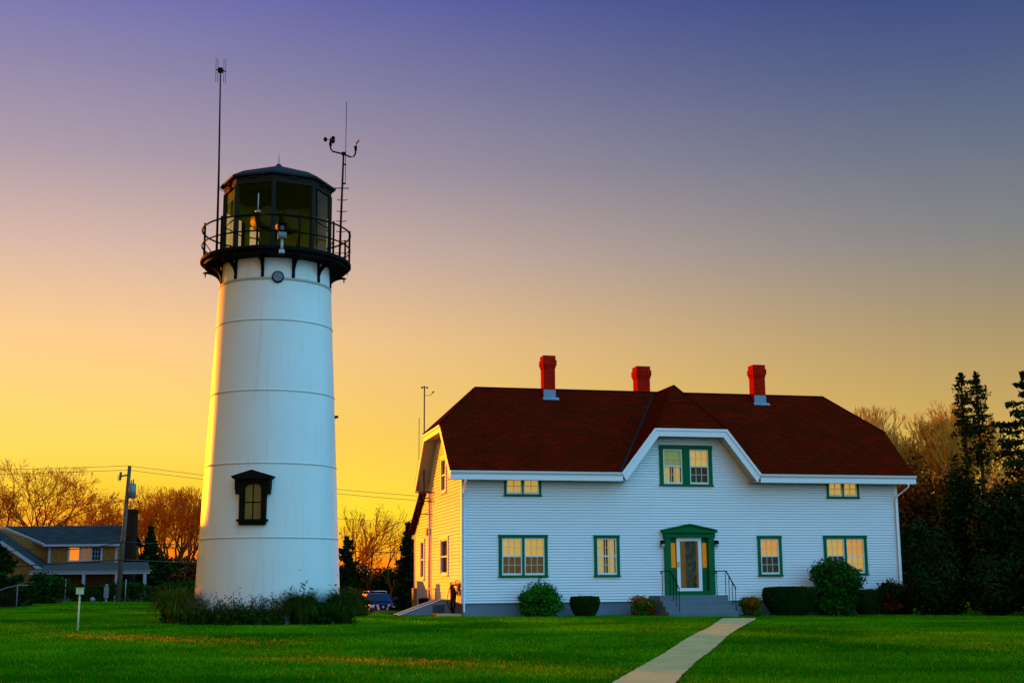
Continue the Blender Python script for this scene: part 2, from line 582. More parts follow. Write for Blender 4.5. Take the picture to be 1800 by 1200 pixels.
def seg_tubes(P0, P1, R0, R1, sides=3):
    P0, P1 = np.asarray(P0, float), np.asarray(P1, float)
    n = len(P0)
    d = P1 - P0
    d /= np.linalg.norm(d, axis=1, keepdims=True) + 1e-9
    ref = np.where(np.abs(d[:, 2:3]) < 0.9, np.array([[0, 0, 1.0]]), np.array([[1.0, 0, 0]]))
    a = np.cross(d, ref); a /= np.linalg.norm(a, axis=1, keepdims=True)
    b = np.cross(d, a)
    V = np.empty((n, 2 * sides, 3))
    for k in range(sides):
        t = 2 * pi * k / sides
        w = a * cos(t) + b * sin(t)
        V[:, k] = P0 + w * np.asarray(R0)[:, None]
        V[:, sides + k] = P1 + w * np.asarray(R1)[:, None]
    base = (np.arange(n) * 2 * sides)[:, None]
    F = np.concatenate([base + np.array([[k, (k + 1) % sides, sides + (k + 1) % sides, sides + k]]) for k in range(sides)], 0)
    return V.reshape(-1, 3), F


# ------------------------------------------------------------------ terrain
def S(a, b, x):
    t = np.clip((x - a) / (b - a), 0, 1)
    return t * t * (3 - 2 * t)


def gz(x, y):
    """ground height (world z)"""
    x = np.asarray(x, float); y = np.asarray(y, float)
    z = -1.6 + .36 * S(8, 44, y) - .008 * (np.clip(x, -35, 25) + 2) * S(30, 46, y)
    z = z - 1.4 * S(52, 85, y) * np.exp(-((x + 9.5) / 6.5) ** 2)
    z = z + .035 * np.sin(x * .35 + y * .21) * np.sin(y * .27 - x * .13) * S(80, 60, y)
    z = z - .16 * S(44, 54, y) * S(-14, -18, x) * S(76, 66, y)
    return z + ZC


def g1(x, y):
    return float(gz(x, y))


xs = np.unique(np.concatenate([np.linspace(-600, -60, 28), np.linspace(-60, -20, 61), np.linspace(-20, 20, 161), np.linspace(20, 60, 61), np.linspace(60, 600, 28)]))
ys = np.unique(np.concatenate([np.linspace(-80, 8, 23), np.linspace(8, 52, 221), np.linspace(52, 90, 64), np.linspace(90, 900, 50)]))
X, Y = np.meshgrid(xs, ys)
Z = gz(X, Y)
nx, ny = len(xs), len(ys)
idx = np.arange(nx * ny).reshape(ny, nx)
F = np.stack([idx[:-1, :-1], idx[:-1, 1:], idx[1:, 1:], idx[1:, :-1]], -1).reshape(-1, 4)


def lawn_material():
    m = bpy.data.materials.new('lawn_turf')
    m.use_nodes = True
    nt = m.node_tree
    b = nt.nodes['Principled BSDF']
    b.inputs['Roughness'].default_value = 0.9
    b.inputs['Specular IOR Level'].default_value = 0.0
    t = nt.nodes.new('ShaderNodeTexCoord')
    n1 = nt.nodes.new('ShaderNodeTexNoise')
    n1.inputs['Scale'].default_value = 0.5
    n1.inputs['Detail'].default_value = 8
    n2 = nt.nodes.new('ShaderNodeTexNoise')
    n2.inputs['Scale'].default_value = 14
    n2.inputs['Detail'].default_value = 4
    nt.links.new(t.outputs['Object'], n1.inputs['Vector'])
    nt.links.new(t.outputs['Object'], n2.inputs['Vector'])
    r1 = nt.nodes.new('ShaderNodeValToRGB')
    r1.color_ramp.elements[0].position = 0.35
    r1.color_ramp.elements[0].color = (0.008, 0.052, 0.0007, 1)
    r1.color_ramp.elements[1].position = 0.72
    r1.color_ramp.elements[1].color = (0.030, 0.080, 0.001, 1)
    nt.links.new(n1.outputs['Fac'], r1.inputs[0])
    r2 = nt.nodes.new('ShaderNodeValToRGB')
    r2.color_ramp.elements[0].color = (0.45, 0.45, 0.45, 1)
    r2.color_ramp.elements[1].color = (1.3, 1.3, 1.3, 1)
    nt.links.new(n2.outputs['Fac'], r2.inputs[0])
    mx = nt.nodes.new('ShaderNodeMix')
    mx.data_type = 'RGBA'
    mx.blend_type = 'MULTIPLY'
    mx.inputs[0].default_value = 1
    nt.links.new(r1.outputs[0], mx.inputs[6])
    nt.links.new(r2.outputs[0], mx.inputs[7])
    nt.links.new(mx.outputs[2], b.inputs['Base Color'])
    bp = nt.nodes.new('ShaderNodeBump')
    bp.inputs['Strength'].default_value = 0.6
    bp.inputs['Distance'].default_value = 0.05
    nt.links.new(n2.outputs['Fac'], bp.inputs['Height'])
    nt.links.new(bp.outputs[0], b.inputs['Normal'])
    return m


lawn = np_mesh('lawn', np.stack([X.ravel(), Y.ravel(), Z.ravel()], 1), F, lawn_material(), smooth=True)
tag(lawn, kind='structure')

# footpath from the door steps to the near edge of the lawn
PATH_L = [(6.85, 43.9), (6.3, 41.2), (5.0, 35.04), (3.41, 28.16), (2.38, 23.86), (1.46, 19.74), (0.6, 16.0), (-0.6, 11.0)]
PATH_R = [(8.14, 44.95), (7.5, 41.8), (6.11, 36.27), (4.27, 28.1), (3.2, 23.79), (2.36, 19.65), (1.55, 16.0), (0.45, 11.0)]


def resample(pts, n):
    p = np.array(pts, float)
    d = np.r_[0, np.cumsum(np.linalg.norm(np.diff(p, axis=0), axis=1))]
    t = np.linspace(0, d[-1], n)
    return np.stack([np.interp(t, d, p[:, 0]), np.interp(t, d, p[:, 1])], 1)


NP_ = 150
pl, pr = resample(PATH_L, NP_), resample(PATH_R, NP_)
rngp = np.random.default_rng(5)
pv = []
for i in range(NP_):
    for k in range(5):
        q = pl[i] + (pr[i] - pl[i]) * k / 4
        if k in (0, 4):
            q = q + rngp.normal(size=2) * 0.008
        pv.append((q[0], q[1], g1(q[0], q[1]) + 0.03))
pf = [(i * 5 + k, i * 5 + k + 1, (i + 1) * 5 + k + 1, (i + 1) * 5 + k) for i in range(NP_ - 1) for k in range(4)]
tag(np_mesh('footpath', np.array(pv), np.array(pf), CONC, smooth=True), kind='structure')

# driveway dip with the parked cars
dv, df = [], []
dx = np.linspace(-17, -1, 17); dy = np.linspace(72, 112, 21)
for yy in dy:
    for xx in dx:
        dv.append((xx, yy, g1(xx, yy) + 0.012))
for j in range(20):
    for i in range(16):
        df.append((j * 17 + i, j * 17 + i + 1, (j + 1) * 17 + i + 1, (j + 1) * 17 + i))
tag(np_mesh('driveway', np.array(dv), np.array(df), ASPH, smooth=True), kind='structure')

# ------------------------------------------------------------------ keeper's house
YAW = 0.2355
HB = -1.30                                 # house base, relative to the eye
HX, HY = -1.867, 48.0
he = np.array([cos(YAW), sin(YAW)]); hn = np.array([-sin(YAW), cos(YAW)])


def hw(u, v):
    """house plan coordinates -> world x, y"""
    return HX + he[0] * u + hn[0] * v, HY + he[1] * u + hn[1] * v


def zz(z):
    return z - HB


house = thing('keepers_house', "long white clapboard house with dark red roof, green window trim and three brick chimneys", 'house', (HX, HY, ZC + HB), YAW)
HU, HV, LV = 17.5, 6.8, 10.6
RE = 3.95                                  # roof edge height
RS = 0.9                                   # main roof slope
RIDGE_V = 3.4
RIDGE_Z = RE + RS * (RIDGE_V + .6)
CLIPZ = 5.86
CV0 = -.6 + (CLIPZ - RE) / RS
CV1 = 2 * RIDGE_V - CV0

fb = MB()
fb.box(0.04, HU - .04, 0.04, HV, zz(-1.7), zz(-.78))
fb.box(0.04, 9.0, HV + .002, LV - .04, zz(-1.9), zz(-.78))
fb.build('foundation', FOUND, house)


def clapboards(name, a_int, z0, z1, openings, place, parent, m=WHITE, exposure=.1015, proud=.024, deep=.035):
    """a wall of lapped boards. a_int(z) -> list of (a0,a1); place(a, d, z) -> local point, d = outwards"""
    mb = MB()
    z = z0
    while z < z1 - 1e-6:
        zb, zt = z, min(z + exposure, z1)
        cuts = sorted({zb, zt} | {q for o in openings for q in (o[2], o[3]) if zb < q < zt})
        for c0, c1 in zip(cuts[:-1], cuts[1:]):
            mid = (c0 + c1) / 2
            d0 = proud * (1 - (c0 - zb) / exposure)
            d1 = proud * (1 - (c1 - zb) / exposure)
            lo, hi = a_int(c0), a_int(c1)
            for (l0, l1), (h0, h1) in zip(lo, hi):
                spans = [(0.0, 1.0)]
                segs = [(l0, l1, h0, h1)]
                blk = sorted((o[0], o[1]) for o in openings if o[2] - 1e-6 <= mid <= o[3] + 1e-6)
                out = []
                for (p0, p1, q0, q1) in segs:
                    curp, curq = p0, q0
                    for (b0, b1) in blk:
                        if b1 <= min(p0, q0) or b0 >= max(p1, q1):
                            continue
                        out.append((curp, b0, curq, b0))
                        curp = curq = b1
                    out.append((curp, p1, curq, q1))
                for (p0, p1, q0, q1) in out:
                    if p1 - p0 < 1e-4 and q1 - q0 < 1e-4:
                        continue
                    gap = .014 if c1 == zt and zt < z1 - 1e-6 else 0.0
                    cm_ = c1 - gap
                    mb.add([place(p0, d0, c0), place(p1, d0, c0), place(q1, d1, cm_), place(q0, d1, cm_)], [(0, 1, 2, 3)])
                    if gap:                               # the groove under the next board
                        mb.add([place(q0, d1, cm_), place(q1, d1, cm_), place(q1, -deep, cm_), place(q0, -deep, cm_)], [(0, 1, 2, 3)])
                        mb.add([place(q0, -deep, cm_), place(q1, -deep, cm_), place(q1, -deep, c1), place(q0, -deep, c1)], [(0, 1, 2, 3)])
                    if c0 == zb:                          # the butt edge under each board
                        mb.add([place(p0, -deep, c0), place(p1, -deep, c0), place(p1, d0, c0), place(p0, d0, c0)], [(0, 1, 2, 3)])
        z += exposure
    return mb.build(name, m, parent)


def PF(a, d, z):
    return (a, -d, zz(z))


def PLf(a, d, z):
    return (-d, a, zz(z))


# windows of the front: (u0, u1, z0, z1)
WIN = dict(pair_left=(1.36, 3.20, .135, 1.665), single_left=(4.98, 5.97, .13, 1.65), single_right=(11.50, 12.49, .11, 1.63),
           pair_right=(14.25, 16.08, .13, 1.64), dormer=(7.63, 9.76, 3.50, 5.04), eye_left=(1.58, 2.98, 3.07, 3.72), eye_right=(14.50, 15.87, 3.08, 3.72))
DOOR = (7.72, 9.70, -.78, 1.80)
op_front = [(a + .05, b - .05, c + .05, d - (.05 if d < 3.7 or d > 4 else 0)) for (a, b, c, d) in WIN.values()] + [(DOOR[0] + .05, DOOR[1] - .05, DOOR[2], DOOR[3] - .05)]
DS = (7.5 - RE) / 2.77                     # dormer roof slope
DCLIP = 1.45
DCZ = 7.5 - DS * DCLIP


def front_int(z):
    if z <= 3.75:
        return [(0.0, HU)]
    h = min(2.77, (7.5 - (z + .22)) / DS)
    return [(8.72 - h, 8.72 + h)]


clapboards('front_wall', lambda z: [(0.0, HU)], -.78, 3.74, op_front, PF, house)
clapboards('dormer_wall', front_int, 3.742, DCZ - .10, op_front, PF, house)


def left_main(z):
    a = max(0.0, -.6 + (z + .16 - RE) / RS)
    b = min(HV, 7.4 - (z + .16 - RE) / RS)
    return [(a, b)]


def left_lean(z):
    return [(HV + .002, min(LV, HV + (4.12 - z) / .53) if z > 2.1 else LV)]


LW1 = (2.54, 4.24, .20, 1.72)
LW2 = (7.91, 8.97, .06, 1.79)
LWU = (2.98, 4.15, 3.38, 4.85)
op_left = [(a + .05, b - .05, c + .05, d - .05) for (a, b, c, d) in (LW1, LW2, LWU)]
clapboards('gable_wall', left_main, -.78, CLIPZ - .10, op_left, PLf, house, exposure=.125, proud=.016, deep=.03)
clapboards('lean_to_wall', left_lean, -.78, 4.10, op_left, PLf, house, exposure=.125, proud=.016, deep=.03)
# plain right, rear and inner walls (out of sight)
bw = MB()
bw.prism([(HU, 0.0, zz(-.78)), (HU, HV, zz(-.78)), (HU, HV, zz(4.3)), (HU, CV1, zz(CLIPZ - .15)), (HU, CV0, zz(CLIPZ - .15)), (HU, 0.0, zz(4.3))], (-.1, 0, 0))
bw.box(0.0, HU, HV, HV + .1, zz(-.78), zz(4.2))
bw.box(0.0, 9.0, LV, LV + .1, zz(-.78), zz(2.0))
bw.box(9.0, 9.1, HV + .1, LV, zz(-.78), zz(3.0))
bw.build('rear_wall', WHITE, house)
# dark lining so that windows do not look through the building
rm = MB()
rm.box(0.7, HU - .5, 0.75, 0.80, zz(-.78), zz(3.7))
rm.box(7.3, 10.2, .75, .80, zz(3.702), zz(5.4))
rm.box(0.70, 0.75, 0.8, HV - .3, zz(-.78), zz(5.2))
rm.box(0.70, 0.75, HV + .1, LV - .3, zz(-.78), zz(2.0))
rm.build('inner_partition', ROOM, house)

# corner boards
for boxes in (((-.028, .11, -.030, -.004, -.78, 3.72), (-.028, -.004, -.004, .11, -.78, 3.72)),
              ((HU - .11, HU + .028, -.030, -.004, -.78, 3.72), (HU + .002, HU + .028, -.004, .11, -.78, 3.72)),
              ((-.028, .0, LV - .10, LV + .03, -.78, 2.05),)):
    cb = MB()
    for (a, b, c, d, e, f) in boxes:
        cb.box(a, b, c, d, zz(e), zz(f))
    cb.build('corner_board', TRIM, house)


def slab(mb, pts, th=.09):
    """roof plane with a UV in metres along its own eave and slope, extruded downwards"""
    a = [Vector(p) for p in pts]
    n = (a[1] - a[0]).cross(a[2] - a[0]).normalized()
    if n.z < 0:
        n = -n
        a = a[::-1]
    e = Vector((0, 0, 1)).cross(n)
    e = e.normalized()
    s = n.cross(e)

    def uvf(p):
        p = Vector(p)
        return (p.dot(e), p.dot(s))
    mb.prism(a, -n * th, uvf)


U0, U1 = -.55, 18.03
R0, R1 = 1.20, 16.28                       # ridge ends
D0, D1 = 8.72 - 2.77, 8.72 + 2.77
VT = -.6 + (7.5 - RE) / RS
rf = MB()
slab(rf, [(U0, -.6, zz(RE)), (D0, -.6, zz(RE)), (8.72, VT, zz(7.5)), (8.72, RIDGE_V, zz(RIDGE_Z)), (R0, RIDGE_V, zz(RIDGE_Z)), (U0, CV0, zz(CLIPZ))])
slab(rf, [(D1, -.6, zz(RE)), (U1, -.6, zz(RE)), (U1, CV0, zz(CLIPZ)), (R1, RIDGE_V, zz(RIDGE_Z)), (8.72, RIDGE_V, zz(RIDGE_Z)), (8.72, VT, zz(7.5))])
slab(rf, [(U0, 7.4, zz(RE)), (U1, 7.4, zz(RE)), (U1, CV1, zz(CLIPZ)), (R1, RIDGE_V, zz(RIDGE_Z)), (R0, RIDGE_V, zz(RIDGE_Z)), (U0, CV1, zz(CLIPZ))])
slab(rf, [(U0, CV0, zz(CLIPZ)), (R0, RIDGE_V, zz(RIDGE_Z)), (U0, CV1, zz(CLIPZ))])
slab(rf, [(U1, CV0, zz(CLIPZ)), (U1, CV1, zz(CLIPZ)), (R1, RIDGE_V, zz(RIDGE_Z))])
PV = 1.08
slab(rf, [(D0, -.6, zz(RE)), (8.72 - DCLIP, -.6, zz(DCZ)), (8.72, PV, zz(7.5)), (8.72, VT, zz(7.5))])
slab(rf, [(D1, -.6, zz(RE)), (8.72, VT, zz(7.5)), (8.72, PV, zz(7.5)), (8.72 + DCLIP, -.6, zz(DCZ))])
slab(rf, [(8.72 - DCLIP, -.6, zz(DCZ)), (8.72 + DCLIP, -.6, zz(DCZ)), (8.72, PV, zz(7.5))])
slab(rf, [(-.25, HV + .05, zz(4.30)), (9.2, HV + .05, zz(4.30)), (9.2, LV + .4, zz(4.30 - .53 * (LV + .35 - HV))), (-.25, LV + .4, zz(4.30 - .53 * (LV + .35 - HV)))], .08)
roof = rf.build('roof', ROOFM, house)
# ridge and hip caps
rc = MB()


def cap_run(p, q, w=.13):
    p, q = Vector(p), Vector(q)
    rc.tube([p, q], .045, 6)


cap_run((R0, RIDGE_V, zz(RIDGE_Z + .01)), (R1, RIDGE_V, zz(RIDGE_Z + .01)))
cap_run((8.72, PV, zz(7.5)), (8.72, VT, zz(7.5)))
cap_run((8.72 - DCLIP, -.6, zz(DCZ)), (8.72, PV, zz(7.5)))
cap_run((8.72 + DCLIP, -.6, zz(DCZ)), (8.72, PV, zz(7.5)))
for (ua, ub) in ((U0, R0), (U1, R1)):
    cap_run((ua, CV0, zz(CLIPZ)), (ub, RIDGE_V, zz(RIDGE_Z)))
    cap_run((ua, CV1, zz(CLIPZ)), (ub, RIDGE_V, zz(RIDGE_Z)))
ridge_m = mat('ridge_cap', (0.085, 0.006, 0.002), 0.95, spec=0, var=0.8, scale=5.0, c2=(0.03, 0.005, 0.002))
rc.build('ridge_cap', ridge_m, roof)
# valley flashing
vf = MB()
for sgn, ua in ((-1, D0), (1, D1)):
    p0, p1 = Vector((ua, -.6, zz(RE))), Vector((8.72, VT, zz(7.5)))
    dd = (p1 - p0).normalized()
    up = Vector((0, -RS, 1)).normalized()
    sd = dd.cross(up).normalized()
    if sd.x * sgn < 0:
        sd = -sd
    vf.prism([p0 + up * .012, p1 + up * .012, p1 + sd * .07 + up * .012, p0 + sd * .08 + up * .012], up * .006)
vf.build('valley_flashing', VALLEY, roof)

# eaves: fascia with gutter, soffits and rake boards
for (a, b) in ((U0, D0 + .02), (D1 - .02, U1)):
    gt = MB()
    prof = [(-.60, 3.60), (-.635, 3.62), (-.635, 3.80), (-.70, 3.86), (-.72, 3.93), (-.60, 3.93)]
    n = len(prof)
    vs = [(a, p[0], zz(p[1])) for p in prof] + [(b, p[0], zz(p[1])) for p in prof]
    gt.add(vs, [tuple(range(n))[::-1], tuple(range(n, 2 * n))] + [(i, (i + 1) % n, (i + 1) % n + n, i + n) for i in range(n)])
    gt.build('gutter', TRIM, house)
for (a, b, c, d) in ((U0, D0 + .3, -.598, -.02), (D1 - .3, U1, -.598, -.02), (U0, U1, 6.82, 7.38)):
    so = MB()
    so.box(a + .02, b, c, d, zz(3.64), zz(3.67))
    so.build('soffit', SOFFIT, house)


def strip(mb, p, q, w, t):
    """board from p to q (along the upper edge), w = drop vector, t = thickness vector"""
    p, q, w, t = Vector(p), Vector(q), Vector(w), Vector(t)
    mb.prism([p, q, q + w, p + w], t)


rk = MB()
# dormer rake boards on the front plane, mitred
RW = .30
outer = [(D0 - .02, RE - .03), (8.72 - DCLIP, DCZ - .03), (8.72 + DCLIP, DCZ - .03), (D1 + .02, RE - .03)]
ang = math.atan(DS)
ox = RW / sin(ang)                          # horizontal run of the board on the slope
inner_x = DCLIP - (ox - RW / math.tan(ang))
inner = [(D0 + ox - .30 / DS, RE - .33), (8.72 - inner_x, DCZ - .03 - RW), (8.72 + inner_x, DCZ - .03 - RW), (D1 - ox + .30 / DS, RE - .33)]
for i in range(3):
    pts = [(outer[i][0], -.640, zz(outer[i][1])), (outer[i + 1][0], -.640, zz(outer[i + 1][1])), (inner[i + 1][0], -.640, zz(inner[i + 1][1])), (inner[i][0], -.640, zz(inner[i][1]))]
    rk.prism(pts, (0, .05, 0))
# thin crown moulding in front of them
for i in range(3):
    k = .28
    mid0 = (outer[i][0] + (inner[i][0] - outer[i][0]) * k, outer[i][1] + (inner[i][1] - outer[i][1]) * k)
    mid1 = (outer[i + 1][0] + (inner[i + 1][0] - outer[i + 1][0]) * k, outer[i + 1][1] + (inner[i + 1][1] - outer[i + 1][1]) * k)
    pts = [(outer[i][0], -.675, zz(outer[i][1])), (outer[i + 1][0], -.675, zz(outer[i + 1][1])), (mid1[0], -.675, zz(mid1[1])), (mid0[0], -.675, zz(mid0[1]))]
    rk.prism(pts, (0, .033, 0))
rk.build('rake_board', TRIM, house)
# left and right gable rakes of the main roof
for (ug, tx) in ((U0, .05), (U1 - .05, .05)):
    rk = MB()
    prof = [(-.6, RE - .03), (CV0, CLIPZ - .03), (CV1, CLIPZ - .03), (7.4, RE - .03)]
    dv_ = .27 / math.sqrt(1 + RS * RS)
    inn = [(-.6 + .12, RE - .30), (CV0 + .10, CLIPZ - .30), (CV1 - .10, CLIPZ - .30), (7.4 - .12, RE - .30)]
    for i in range(3):
        pts = [(ug, prof[i][0], zz(prof[i][1])), (ug, prof[i + 1][0], zz(prof[i + 1][1])), (ug, inn[i + 1][0], zz(inn[i + 1][1])), (ug, inn[i][0], zz(inn[i][1]))]
        rk.prism(pts, (tx, 0, 0))
        if i != 1:
            continue
        k = .3
        m0 = [prof[i][j] + (inn[i][j] - prof[i][j]) * k for j in (0, 1)]
        m1 = [prof[i + 1][j] + (inn[i + 1][j] - prof[i + 1][j]) * k for j in (0, 1)]
        o = -.035 if ug < 0 else .05
        pts = [(ug + o, prof[i][0], zz(prof[i][1])), (ug + o, prof[i + 1][0], zz(prof[i + 1][1])), (ug + o, m1[0], zz(m1[1])), (ug + o, m0[0], zz(m0[1]))]
        rk.prism(pts, (.033, 0, 0))
    rk.build('rake_board', TRIM, house)
# soffits under the rakes
for (a, b) in ((U0 + .05, -.02), (HU + .02, U1 - .05)):
    rs = MB()
    segs = [((-.55, RE - .24), (CV0, CLIPZ - .26)), ((CV0, CLIPZ - .26), (CV1, CLIPZ - .26)), ((CV1, CLIPZ - .26), (7.35, RE - .24))]
    for (p, q) in segs:
        rs.prism([(a, p[0], zz(p[1])), (b, p[0], zz(p[1])), (b, q[0], zz(q[1])), (a, q[0], zz(q[1]))], (0, 0, .03))
    rs.build('rake_soffit', SOFFIT, house)
rs = MB()
for i in range(3):
    p, q = inner[i], inner[i + 1]
    rs.prism([(p[0], -.588, zz(p[1] + .03)), (p[0], -.02, zz(p[1] + .03)), (q[0], -.02, zz(q[1] + .03)), (q[0], -.588, zz(q[1] + .03))], (0, 0, .025))
rs.build('rake_soffit', SOFFIT, house)

# downspouts
for (u, bend) in ((.06, .22), (HU - .10, .30)):
    dsp = MB()
    dsp.tube([(u + (bend if u > 5 else -.05), -.62, zz(3.62)), (u + (bend if u > 5 else -.05), -.60, zz(3.50)), (u, -.10, zz(3.12)), (u, -.085, zz(3.0)), (u, -.085, zz(-1.02)), (u, -.16, zz(-1.10))], .032, 8)
    dsp.build('downspout', TRIM, house)
dsp = MB()
dsp.tube([(-.07, 6.50, zz(3.55)), (-.07, 6.46, zz(-.95))], .05, 8)
dsp.build('downspout', TRIM, house)

# chimneys
for (u0, u1, v0, v1, z0, z1, fl) in ((3.93, 4.40, 2.97, 3.46, 6.9, 8.88, 1), (8.13, 8.68, 3.75, 4.30, 6.9, 8.70, 0), (12.96, 13.46, 2.97, 3.46, 6.9, 8.78, 1)):
    c = MB()

    def bb(a, b, cc, d, e, f):
        vs = [(a, cc, zz(e)), (b, cc, zz(e)), (b, d, zz(e)), (a, d, zz(e)), (a, cc, zz(f)), (b, cc, zz(f)), (b, d, zz(f)), (a, d, zz(f))]
        fs = [(4, 5, 6, 7), (0, 3, 2, 1)]
        uvs = [[(vs[j][0], vs[j][1]) for j in f_] for f_ in fs]
        for f_, ax in (((0, 1, 5, 4), 0), ((1, 2, 6, 5), 1), ((2, 3, 7, 6), 0), ((3, 0, 4, 7), 1)):
            fs.append(f_)
            uvs.append([(vs[j][ax], vs[j][2]) for j in f_])
        c.add(vs, fs, uvs)
    bb(u0, u1, v0, v1, z0, z1 - .50)
    bb(u0 - .025, u1 + .025, v0 - .025, v1 + .025, z1 - .50, z1 - .40)
    bb(u0 - .055, u1 + .055, v0 - .055, v1 + .055, z1 - .40, z1 - .18)
    bb(u0 - .02, u1 + .02, v0 - .02, v1 + .02, z1 - .18, z1)
    co = c.build('chimney', BRICK, house)
    f = MB()
    zr = lambda v: RE + RS * (v + .6) if v < RIDGE_V else RE + RS * (7.4 - v)
    if fl:
        f.box(u0 - .012, u1 + .012, v0 - .014, v0 - .002, zz(zr(v0) - .05), zz(zr(v0) + .33))
        f.prism([(u0 - .06, v0 - .02, zz(zr(v0 - .02) + .02)), (u1 + .13, v0 - .02, zz(zr(v0 - .02) + .02)), (u1 + .13, v0 - .12, zz(zr(v0 - .12) + .02)), (u0 - .06, v0 - .12, zz(zr(v0 - .12) + .02))], (0, 0, .02))
        f.box(u1 + .002, u1 + .014, v0, v1, zz(zr(v0) - .05), zz(zr(v0) + .30))
        f.build('chimney_flashing', FLASH, co)
    fl_ = MB()
    fl_.lathe([(.10, zz(z1 - .02)), (.10, zz(z1 + .03)), (.07, zz(z1 + .03)), (.07, zz(z1 - .05))], 12, ((u0 + u1) / 2, (v0 + v1) / 2))
    fl_.build('flue', BLACKP, co)


# windows -------------------------------------------------------------
def fr_box(mb, P, a0, a1, z0, z1, d0, d1):
    pts = [P(a0, d0, z0), P(a1, d0, z0), P(a1, d0, z1), P(a0, d0, z1)]
    o = Vector(P(a0, d1, z0)) - Vector(P(a0, d0, z0))
    mb.prism(pts, o)


def window(P, a0, a1, z0, z1, units, casing=.12, top=True, grid=(3, 2), mull=.09, cm=GREEN, mount_d=.05, name='window', sill=True, label=None):
    """units: list of (upper, lower) materials behind the glass; a tuple of one = a single fixed sash"""
    w = MB()
    fr_box(w, P, a0, a0 + casing, z0 + .04, z1 - (casing if top else 0), -.02, mount_d)
    fr_box(w, P, a1 - casing, a1, z0 + .04, z1 - (casing if top else 0), -.02, mount_d)
    if top:
        fr_box(w, P, a0 - .012, a1 + .012, z1 - casing, z1, -.02, mount_d + .012)
    fr_box(w, P, a0 - .025, a1 + .025, z0 - .01, z0 + .04, -.02, mount_d + .035)
    fr_box(w, P, a0 + casing, a1 - casing, z0 + .04, z0 + .04 + (.03 if sill else .02), -.02, mount_d - .006)
    n = len(units)
    ia0, ia1 = a0 + casing, a1 - casing
    iz0, iz1 = z0 + .07, z1 - (casing if top else .0)
    uw = (ia1 - ia0 - mull * (n - 1)) / n
    for k in range(n - 1):
        fr_box(w, P, ia0 + uw * (k + 1) + mull * k, ia0 + (uw + mull) * (k + 1), iz0, iz1, -.02, mount_d - .004)
    wo_ = w.build(name, cm, house)
    if label:
        wo_['label'] = label
    sm, gm = MB(), MB()
    for k, u in enumerate(units):
        s0, s1 = ia0 + (uw + mull) * k, ia0 + (uw + mull) * k + uw
        # storm frame
        fr_box(sm, P, s0, s0 + .045, iz0, iz1, -.02, .026)
        fr_box(sm, P, s1 - .045, s1, iz0, iz1, -.02, .026)
        fr_box(sm, P, s0 + .045, s1 - .045, iz1 - .05, iz1, -.02, .026)
        fr_box(sm, P, s0 + .045, s1 - .045, iz0, iz0 + .07, -.02, .026)
        p0, p1 = s0 + .045, s1 - .045
        q0, q1 = iz0 + .07, iz1 - .05
        zmid = (q0 + q1) / 2
        if len(u) == 2:
            fr_box(sm, P, p0, p1, zmid - .025, zmid + .025, -.03, .018)
            halves = [(zmid + .025, q1, u[0]), (q0, zmid - .025, u[1])]
        else:
            halves = [(q0, q1, u[0])]
        for (h0, h1, um) in halves:
            gx, gyn = grid
            for i in range(1, gx):
                a = p0 + (p1 - p0) * i / gx
                fr_box(sm, P, a - .011, a + .011, h0, h1, -.045, -.022)
            for i in range(1, gyn):
                b = h0 + (h1 - h0) * i / gyn
                fr_box(sm, P, p0, p1, b - .011, b + .011, -.046, -.0215)
            bl = MB()
            if um is CURT:                                # gathered curtain in folds, two halves
                nf = 44
                vs = []
                for i in range(nf + 1):
                    a = p0 + (p1 - p0) * i / nf
                    dd = -.14 + .025 * sin(i * 1.9) + .012 * sin(i * 4.1)
                    vs += [P(a, dd, h0), P(a, dd, h1)]
                gap = set(range(nf // 2 - 5, nf // 2 - 1)) | set(range(nf // 2 + 1, nf // 2 + 5))
                bl.add(vs, [(2 * i, 2 * i + 2, 2 * i + 3, 2 * i + 1) for i in range(nf) if i not in gap])
                nm = 'curtain'
            else:
                fr_box(bl, P, p0 - .04, p1 + .04, h0 - .02, h1 + .02, -.11, -.10)
                nm = 'window_shade' if um not in (DIM, DIMG, ROOM) else 'dim_room_sheet'  # dark sheet coloured as the dim room behind the glass
            bl.build(nm, um, wo_)
        fr_box(gm, P, p0 - .01, p1 + .01, q0 - .01, q1 + .01, -.020, -.016)
    sm.build('sash', SASH, wo_)
    gm.build('window_pane', GLASS, wo_)
    return wo_


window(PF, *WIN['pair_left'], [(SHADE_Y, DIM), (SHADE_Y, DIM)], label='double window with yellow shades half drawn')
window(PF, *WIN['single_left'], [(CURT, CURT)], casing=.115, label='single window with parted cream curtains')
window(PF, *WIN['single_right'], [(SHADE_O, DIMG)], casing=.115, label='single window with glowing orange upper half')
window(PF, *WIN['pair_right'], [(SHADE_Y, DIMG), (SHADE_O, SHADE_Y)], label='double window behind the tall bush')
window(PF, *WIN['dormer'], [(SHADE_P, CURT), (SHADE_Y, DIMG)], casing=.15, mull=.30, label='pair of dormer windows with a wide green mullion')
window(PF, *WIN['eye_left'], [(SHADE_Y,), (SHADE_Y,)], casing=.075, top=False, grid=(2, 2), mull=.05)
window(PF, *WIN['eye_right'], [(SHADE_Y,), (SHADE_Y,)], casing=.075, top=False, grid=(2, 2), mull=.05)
window(PLf, *LW1, [(DIMG, DIMG)], casing=.12, grid=(2, 1), cm=TRIM)
window(PLf, *LW2, [(DIMG, DIMG)], casing=.12, grid=(2, 1), cm=TRIM)
window(PLf, *LWU, [(DIM, DIM)], casing=.12, grid=(2, 1), cm=TRIM)

